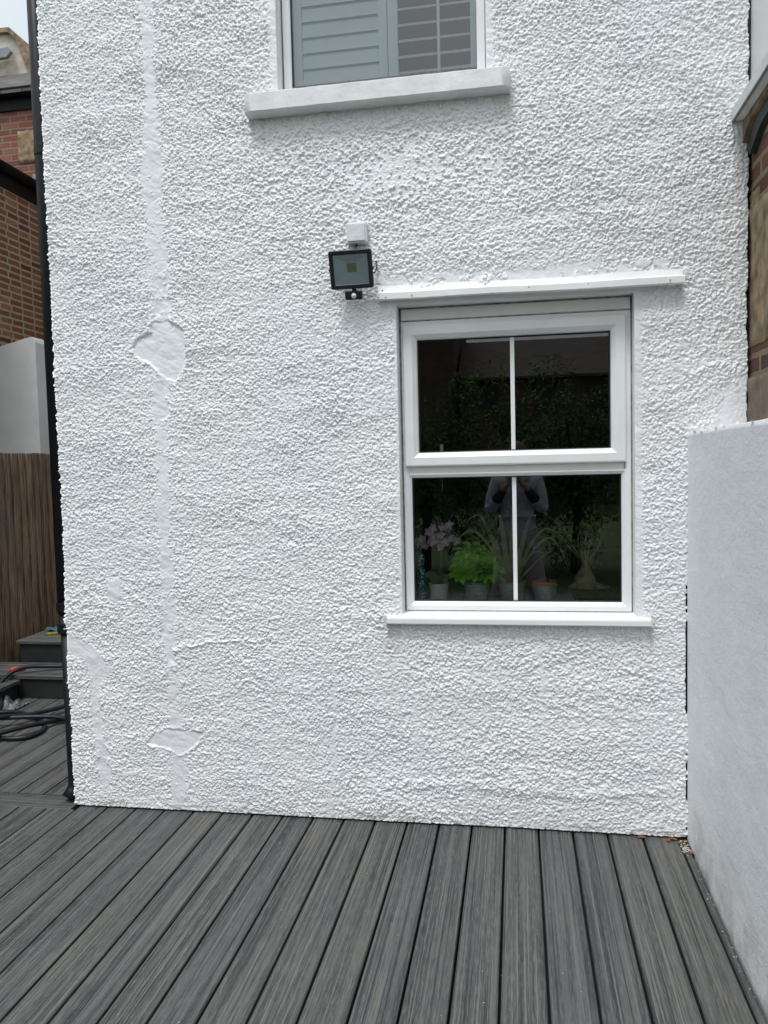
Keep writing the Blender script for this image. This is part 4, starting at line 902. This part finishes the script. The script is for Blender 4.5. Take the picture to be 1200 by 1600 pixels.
# room items glimpsed: a chain and a dark box
b = MB()
for k in range(24): b.add([(x*.0016-.335, y*.0016+.16, z*.0022+1.50+k*.0068) for x, y, z in ((0, 0, 1), (1, 0, 0), (0, 1, 0), (-1, 0, 0), (0, -1, 0), (0, 0, -1))], [(0, 1, 2), (0, 2, 3), (0, 3, 4), (0, 4, 1), (5, 2, 1), (5, 3, 2), (5, 4, 3), (5, 1, 4)])
b.tube([(-.335, .16, 1.49), (-.335, .16, 1.70)], .0009, 5); b.box(-.3425, -.3275, .155, .165, 1.664, 1.705)
tag(b.build('hanging_chain', simple('pale_chain', (.6, .65, .63), .3)), 'thin pale beaded chain hanging inside the left half of the window', 'chain')
cb = MB(); cb.bbox(.42, .62, .62, .80, 1.18, 1.36, .004); cb.bbox(.415, .625, .615, .805, 1.345, 1.385, .004)
cb2 = cb.build('storage_box', simple('maroon_card', (.10, .018, .022), .6, .2)); tag(cb2, 'dark maroon lidded box inside the room at the right of the window', 'box')
sf = thing('shelf_unit', 'dark shelf inside the room behind the bonsai', 'shelf', (.6, .7, 0))
for z in (.45, .80, 1.16):
    b = MB(); b.bbox(.30, .90, .55, .88, z, z+.018, .002); b.build('shelf', simple('dark_shelf_board', (.05, .05, .055), .4), sf)
for x, y in ((.31, .56), (.88, .56), (.31, .86), (.88, .86)):
    b = MB(); b.bbox(x, x+.02, y, y+.02, .02, 1.178, .002); b.build('post', M['black'], sf)

# ---------------------------------------------------------------- photographer
def skin(name, verts, edges, radii, mat, parent=None, root=0, sub=2):
    me = bpy.data.meshes.new(name); me.from_pydata(verts, edges, []); o = bpy.data.objects.new(name, me); C.objects.link(o)
    o.modifiers.new('skin', 'SKIN'); 
    for i, r in enumerate(radii): me.skin_vertices[0].data[i].radius = r if isinstance(r, tuple) else (r, r)
    me.skin_vertices[0].data[root].use_root = True
    s_ = o.modifiers.new('sub', 'SUBSURF'); s_.levels = s_.render_levels = sub; o.modifiers['skin'].use_smooth_shade = True
    dg = bpy.context.evaluated_depsgraph_get(); me2 = bpy.data.meshes.new_from_object(o.evaluated_get(dg)); o.modifiers.clear(); o.data = me2; bpy.data.meshes.remove(me)
    me2.materials.clear(); me2.materials.append(mat); me2.polygons.foreach_set('use_smooth', [True]*len(me2.polygons))
    if parent: o.parent = parent; o.matrix_parent_inverse = parent_world(parent).inverted()
    return o
M['skin'] = simple('skin', (.42, .24, .17), .55, .08, 30, **{'Subsurface Weight': .05})
M['jacket'] = simple('grey_blue_jacket', (.50, .54, .64), .85, .2, 14, .5); M['cuff'] = simple('navy_sleeve', (.025, .03, .055), .85, .2, 14, .4)
M['trouser'] = simple('grey_brown_trousers', (.40, .37, .36), .9, .2, 12, .5); M['hair'] = simple('auburn_hair', (.16, .055, .03), .5, .3, 60, .6)
yb = -3.66
V = {'pel': (0, yb, .98), 'wst': (0, yb, 1.12), 'chs': (0, yb-.01, 1.33), 'ubk': (0, yb, 1.44), 'nk': (.005, yb+.01, 1.53), 'hd0': (.005, yb+.025, 1.60), 'hd1': (.005, yb+.02, 1.69), 'hd2': (.005, yb+.005, 1.755),
     'hipL': (-.10, yb, .92), 'knL': (-.15, yb+.02, .50), 'anL': (-.19, yb, .09), 'toL': (-.21, yb+.14, .035),
     'hipR': (.10, yb, .92), 'knR': (.17, yb+.02, .50), 'anR': (.23, yb, .09), 'toR': (.26, yb+.14, .035),
     'shL': (-.185, yb, 1.44), 'elL': (-.25, yb+.06, 1.17), 'wrL': (-.115, yb+.20, 1.385), 'paL': (-.075, yb+.222, 1.43),
     'shR': (.185, yb, 1.44), 'elR': (.235, yb+.06, 1.17), 'wrR': (.085, yb+.20, 1.385), 'paR': (.038, yb+.222, 1.43)}
RD = {'pel': (.15, .11), 'wst': (.13, .10), 'chs': (.155, .11), 'ubk': (.12, .085), 'nk': .055, 'hd0': (.062, .07), 'hd1': (.078, .095), 'hd2': (.062, .075), 'hipL': .085, 'knL': .055, 'anL': .04, 'toL': (.04, .03), 'hipR': .085, 'knR': .055, 'anR': .04, 'toR': (.04, .03),
      'shL': .052, 'elL': .04, 'wrL': .026, 'paL': (.036, .017), 'shR': .052, 'elR': .04, 'wrR': .026, 'paR': (.036, .017)}
ED = [('pel', 'wst'), ('wst', 'chs'), ('chs', 'ubk'), ('ubk', 'nk'), ('nk', 'hd0'), ('hd0', 'hd1'), ('hd1', 'hd2'), ('pel', 'hipL'), ('hipL', 'knL'), ('knL', 'anL'), ('anL', 'toL'), ('pel', 'hipR'), ('hipR', 'knR'), ('knR', 'anR'), ('anR', 'toR'),
      ('ubk', 'shL'), ('shL', 'elL'), ('elL', 'wrL'), ('wrL', 'paL'), ('ubk', 'shR'), ('shR', 'elR'), ('elR', 'wrR'), ('wrR', 'paR')]
# fingers wrap behind and round the phone edges (phone: x -.062..+.012)
fing = {}
for sgn, ph, pk, edge in ((-1, 'paL', 'L', -.062), (1, 'paR', 'R', .012)):
    p = Vector(V[ph])
    for i in range(4):
        z = 1.452+i*.019-(.006 if i == 3 else 0); kx = edge+sgn*.012
        a = (p.x+sgn*-.006, p.y+.004, p.z+.004+i*.006); b_ = (kx, yb+.235, z); c_ = (edge-sgn*.006, yb+.2475, z+.004); d_ = (edge-sgn*(.024-.003*i), yb+.2475, z+.005)
        fing[f'f{pk}{i}'] = [a, b_, c_, d_]
    fing[f't{pk}'] = [(p.x-sgn*.002, p.y-.012, p.z-.008), (edge+sgn*.006, yb+.212, 1.455), (edge-sgn*.012, yb+.214, 1.478)]
names = list(V); verts = [V[n_] for n_ in names]; radii = [RD[n_] for n_ in names]; edges = [(names.index(a), names.index(b_)) for a, b_ in ED]
for kf, ch_ in fing.items():
    root_i = names.index('paL' if 'L' in kf else 'paR'); prev = root_i
    for i, p in enumerate(ch_): verts.append(p); radii.append([.0095, .0085, .0075, .0065][i] if kf[0] == 'f' else [.012, .010, .008][i]); edges.append((prev, len(verts)-1)); prev = len(verts)-1
person = skin('person', verts, edges, radii, M['skin'])
tag(person, 'person in a grey jacket and loose trousers holding up a phone, mirrored in the window', 'person')
def clothing(name, keys, eds, grow, mat, root=0):
    return skin(name, [V[k_] for k_ in keys], [(keys.index(a), keys.index(b_)) for a, b_ in eds], [tuple(x*grow for x in (RD[k_] if isinstance(RD[k_], tuple) else (RD[k_], RD[k_]))) if not isinstance(grow, dict) else tuple(x*grow[k_] for x in (RD[k_] if isinstance(RD[k_], tuple) else (RD[k_], RD[k_]))) for k_ in keys], mat, person, root)
V['hem'] = (0, yb, .86); RD['hem'] = (.17, .13); V['fL'] = tuple(Vector(V['elL']).lerp(Vector(V['wrL']), .8)); V['fR'] = tuple(Vector(V['elR']).lerp(Vector(V['wrR']), .8)); RD['fL'] = RD['fR'] = .03
clothing('jacket', ['pel', 'wst', 'chs', 'ubk', 'shL', 'elL', 'shR', 'elR', 'hem', 'fL', 'fR'], [('pel', 'wst'), ('wst', 'chs'), ('chs', 'ubk'), ('ubk', 'shL'), ('shL', 'elL'), ('ubk', 'shR'), ('shR', 'elR'), ('pel', 'hem'), ('elL', 'fL'), ('elR', 'fR')], dict(pel=1.12, wst=1.15, chs=1.1, ubk=1.15, shL=1.4, elL=1.5, shR=1.4, elR=1.5, hem=1.0, fL=1.45, fR=1.45), M['jacket'])
for s_ in 'LR':
    b = MB(); e0, w0 = Vector(V['el'+s_]), Vector(V['wr'+s_]); b.tube([e0.lerp(w0, .5), e0.lerp(w0, .92)], [.050, .040], 14); b.build('cuff', M['cuff'], person, True)
b = MB(); b.lathe([(.10, -.06), (.105, -.02), (.085, .015), (.080, .04), (.072, .045), (.066, .02)], (.005, yb+.01, 1.50), 24, lambda a, z: 1+.05*math.sin(a*4)); b.build('hood', M['jacket'], person, True)
V['aL'] = (-.20, yb, .10); V['aR'] = (.24, yb, .10); RD['aL'] = RD['aR'] = (.085, .10)
clothing('trousers', ['pel', 'hipL', 'knL', 'aL', 'hipR', 'knR', 'aR'], [('pel', 'hipL'), ('hipL', 'knL'), ('knL', 'aL'), ('pel', 'hipR'), ('hipR', 'knR'), ('knR', 'aR')], dict(pel=1.05, hipL=1.2, knL=1.6, aL=1.0, hipR=1.2, knR=1.7, aR=1.1), M['trouser'])
b = MB(); n1, n2 = 20, 12; vs = []
for i in range(n2+1):
    th = i/n2*R(118)
    for k in range(n1):
        a = k*2*math.pi/n1; fr_ = 1.0 if math.sin(a) < .35 else max(.55, 1-.55*(math.sin(a)-.35)); t2 = th*fr_
        vs.append((.005+.090*math.sin(t2)*math.cos(a)*(1+.03*math.sin(a*7)), yb+.008+.105*math.sin(t2)*math.sin(a), 1.69+.118*math.cos(t2)))
b.add(vs, [(i*n1+k, i*n1+(k+1) % n1, (i+1)*n1+(k+1) % n1, (i+1)*n1+k) for i in range(n2) for k in range(n1)]); b.build('hair', M['hair'], person, True, fix=False)
b = MB()
b.add([(.005-.014, yb+.115, 1.655), (.005+.014, yb+.115, 1.655), (.005, yb+.140, 1.66), (.005, yb+.112, 1.70), (.005, yb+.118, 1.648)], [(0, 2, 3), (2, 1, 3), (0, 4, 2), (4, 1, 2)]); b.build('nose', M['skin'], person)
for sx in (-1, 1):
    b = MB(); v_, f_ = pebble_mesh(.014, .008, .008, 1, 2); b.add([(x+.005+sx*.032, y+yb+.108, z+1.695) for x, y, z in v_], f_); b.build('eye', M['lens'], person, True)
    b = MB(); v_, f_ = pebble_mesh(.008, .02, .03, 2, 2); b.add([(x+.005+sx*.083, y+yb+.015, z+1.68) for x, y, z in v_], f_); b.build('ear', M['skin'], person, True)
    b = MB(); X_ = -.205 if sx < 0 else .25; b.bbox(X_-.05, X_+.05, yb-.09, yb+.19, .001, .07, .025); b.build('shoe', M['cuff'], person, True)
ph = MB(); ph.bbox(-.062, .012, yb+.222, yb+.2305, 1.487, 1.6345, .004)
ph.bbox(-.026, .009, yb+.2298, yb+.2325, 1.597, 1.632, .001)
tag(ph.build('phone', M['black'], smooth=False), 'black mobile phone held up by the person in the grey jacket', 'phone')

# ---------------------------------------------------------------- garden behind the camera (seen mirrored in the window)
M['hedge'] = mat_leaf('hedge_leaf', (.03, .09, .015), (.09, .20, .035), 1.3, .6, .25); M['hedge2'] = mat_leaf('shrub_leaf', (.04, .10, .015), (.12, .21, .035), 1.6, .6, .25)
M['trunk'] = simple('dark_trunk', (.05, .038, .028), .9, .3)
def tree(x, y, rx, ry, zc_, rz_, mat, n_, seed, label, cat='tree', name='garden_tree', ls=.11):
    t_ = thing(name, label, cat, (x, y, -.15)); rg = random.Random(seed); b = MB(); cl = [(Vector((x, y, zc_))+Vector((rg.gauss(0, .5)*rx, rg.gauss(0, .5)*ry, rg.gauss(0, .45)*rz_)), rg.uniform(.25, .5)*min(rx, rz_)) for _ in range(26)]
    for c_, r_ in cl:
        for q_ in range(n_//26):
            v = rv(rg); p = c_+v*r_*rg.uniform(.5, 1); d_ = rv(rg)+v*.7; d_.z -= .3; leaf = rg.uniform(.6, 1.3)*ls
            d_.normalize(); s_ = d_.cross(Vector((0, 0, 1))+rv(rg)*.5).normalized()
            b.add([p, p+d_*leaf*.5+s_*leaf*.28, p+d_*leaf, p+d_*leaf*.5-s_*leaf*.28], [(0, 1, 2, 3)])
    b.build('crown', mat, t_, False, fix=False)
    b = MB(); b.tube([(x, y, -.16), (x+.05, y, zc_*.5), (x, y+.03, zc_)], [.09, .07, .03], 8)
    for c_, r_ in cl[:9]: b.tube([(x+.02, y, zc_*.55), Vector((x, y, zc_)).lerp(c_, .5)-Vector((0, 0, .1)), c_], [.035, .022, .01], 6)
    b.build('trunk', M['trunk'], t_, True)
T_ = [(-4.4, -9.0, 1.3, .7, 1.7, 1.6, 'hedge', 'dark leafy shrub at the far left of the garden reflection'), (-2.9, -9.6, 1.2, .7, 1.9, 1.7, 'hedge2', 'tall loose shrub behind the left window half reflection'), (-1.5, -9.2, 1.1, .7, 1.6, 1.4, 'hedge', 'rounded dark shrub left of the mirrored person'),
      (-.3, -9.8, 1.1, .7, 1.5, 1.3, 'hedge2', 'lower shrub straight behind the mirrored person'), (.9, -9.1, 1.1, .7, 1.5, 1.3, 'hedge', 'dense shrub just right of the mirrored person'), (2.1, -9.5, 1.2, .7, 1.6, 1.4, 'hedge2', 'yellowish shrub in the right half of the reflection'), (3.5, -9.2, 1.3, .7, 1.8, 1.5, 'hedge', 'tall dark shrub at the right end of the garden')]
for i, (x, y, rx, ry, zc_, rz_, mt_, lb) in enumerate(T_): tree(x, y, rx, ry, zc_, rz_, M[mt_], 9500, 40+i, lb, 'shrub', 'shrub', .07)
gt = thing('terraced_house', 'long brick terrace with a brown tiled roof across the garden', 'house', (2, -31, 0))
b = MB(); b.box(-2.3, 14, -37, -30, -.15, 5.2); b.build('wall', M['gbrick'], gt)
b = MB(); b.prism([(-29.6, 5.15), (-33.5, 7.2), (-37.4, 5.15), (-37.4, 5.05), (-29.6, 5.05)], 'x', -2.4, 14.2); b.build('roof', M['tile'], gt)
for i, x in enumerate((-1.2, 1.2, 3.4, 5.8, 8.2)):
    b = MB(); b.box(x-.45, x+.45, -30.0, -29.95, 3.6, 4.9); w_o = b.build('window', M['trunk'], gt); b = MB(); b.box(x-.38, x+.38, -29.949, -29.94, 3.68, 4.82); b.build('pane', M['black'], w_o)
tb = thing('brick_block', 'taller brick building left of the terrace across the garden', 'building', (-8, -31, 0))
b = MB(); b.box(-16, -2.5, -38, -29, -.15, 9.5); b.build('wall', M['gbrick'], tb); b = MB(); b.prism([(-28.7, 9.45), (-33.5, 12.0), (-38.3, 9.45)], 'x', -16.2, -2.45); b.build('roof', M['tile'], tb)
for x in (-4.6, -7.5, -10.4):
    for z in (1.2, 4.0, 6.8): b = MB(); b.box(x-.5, x+.5, -29.0, -28.95, z, z+1.5); b.build('window', M['black'], tb)
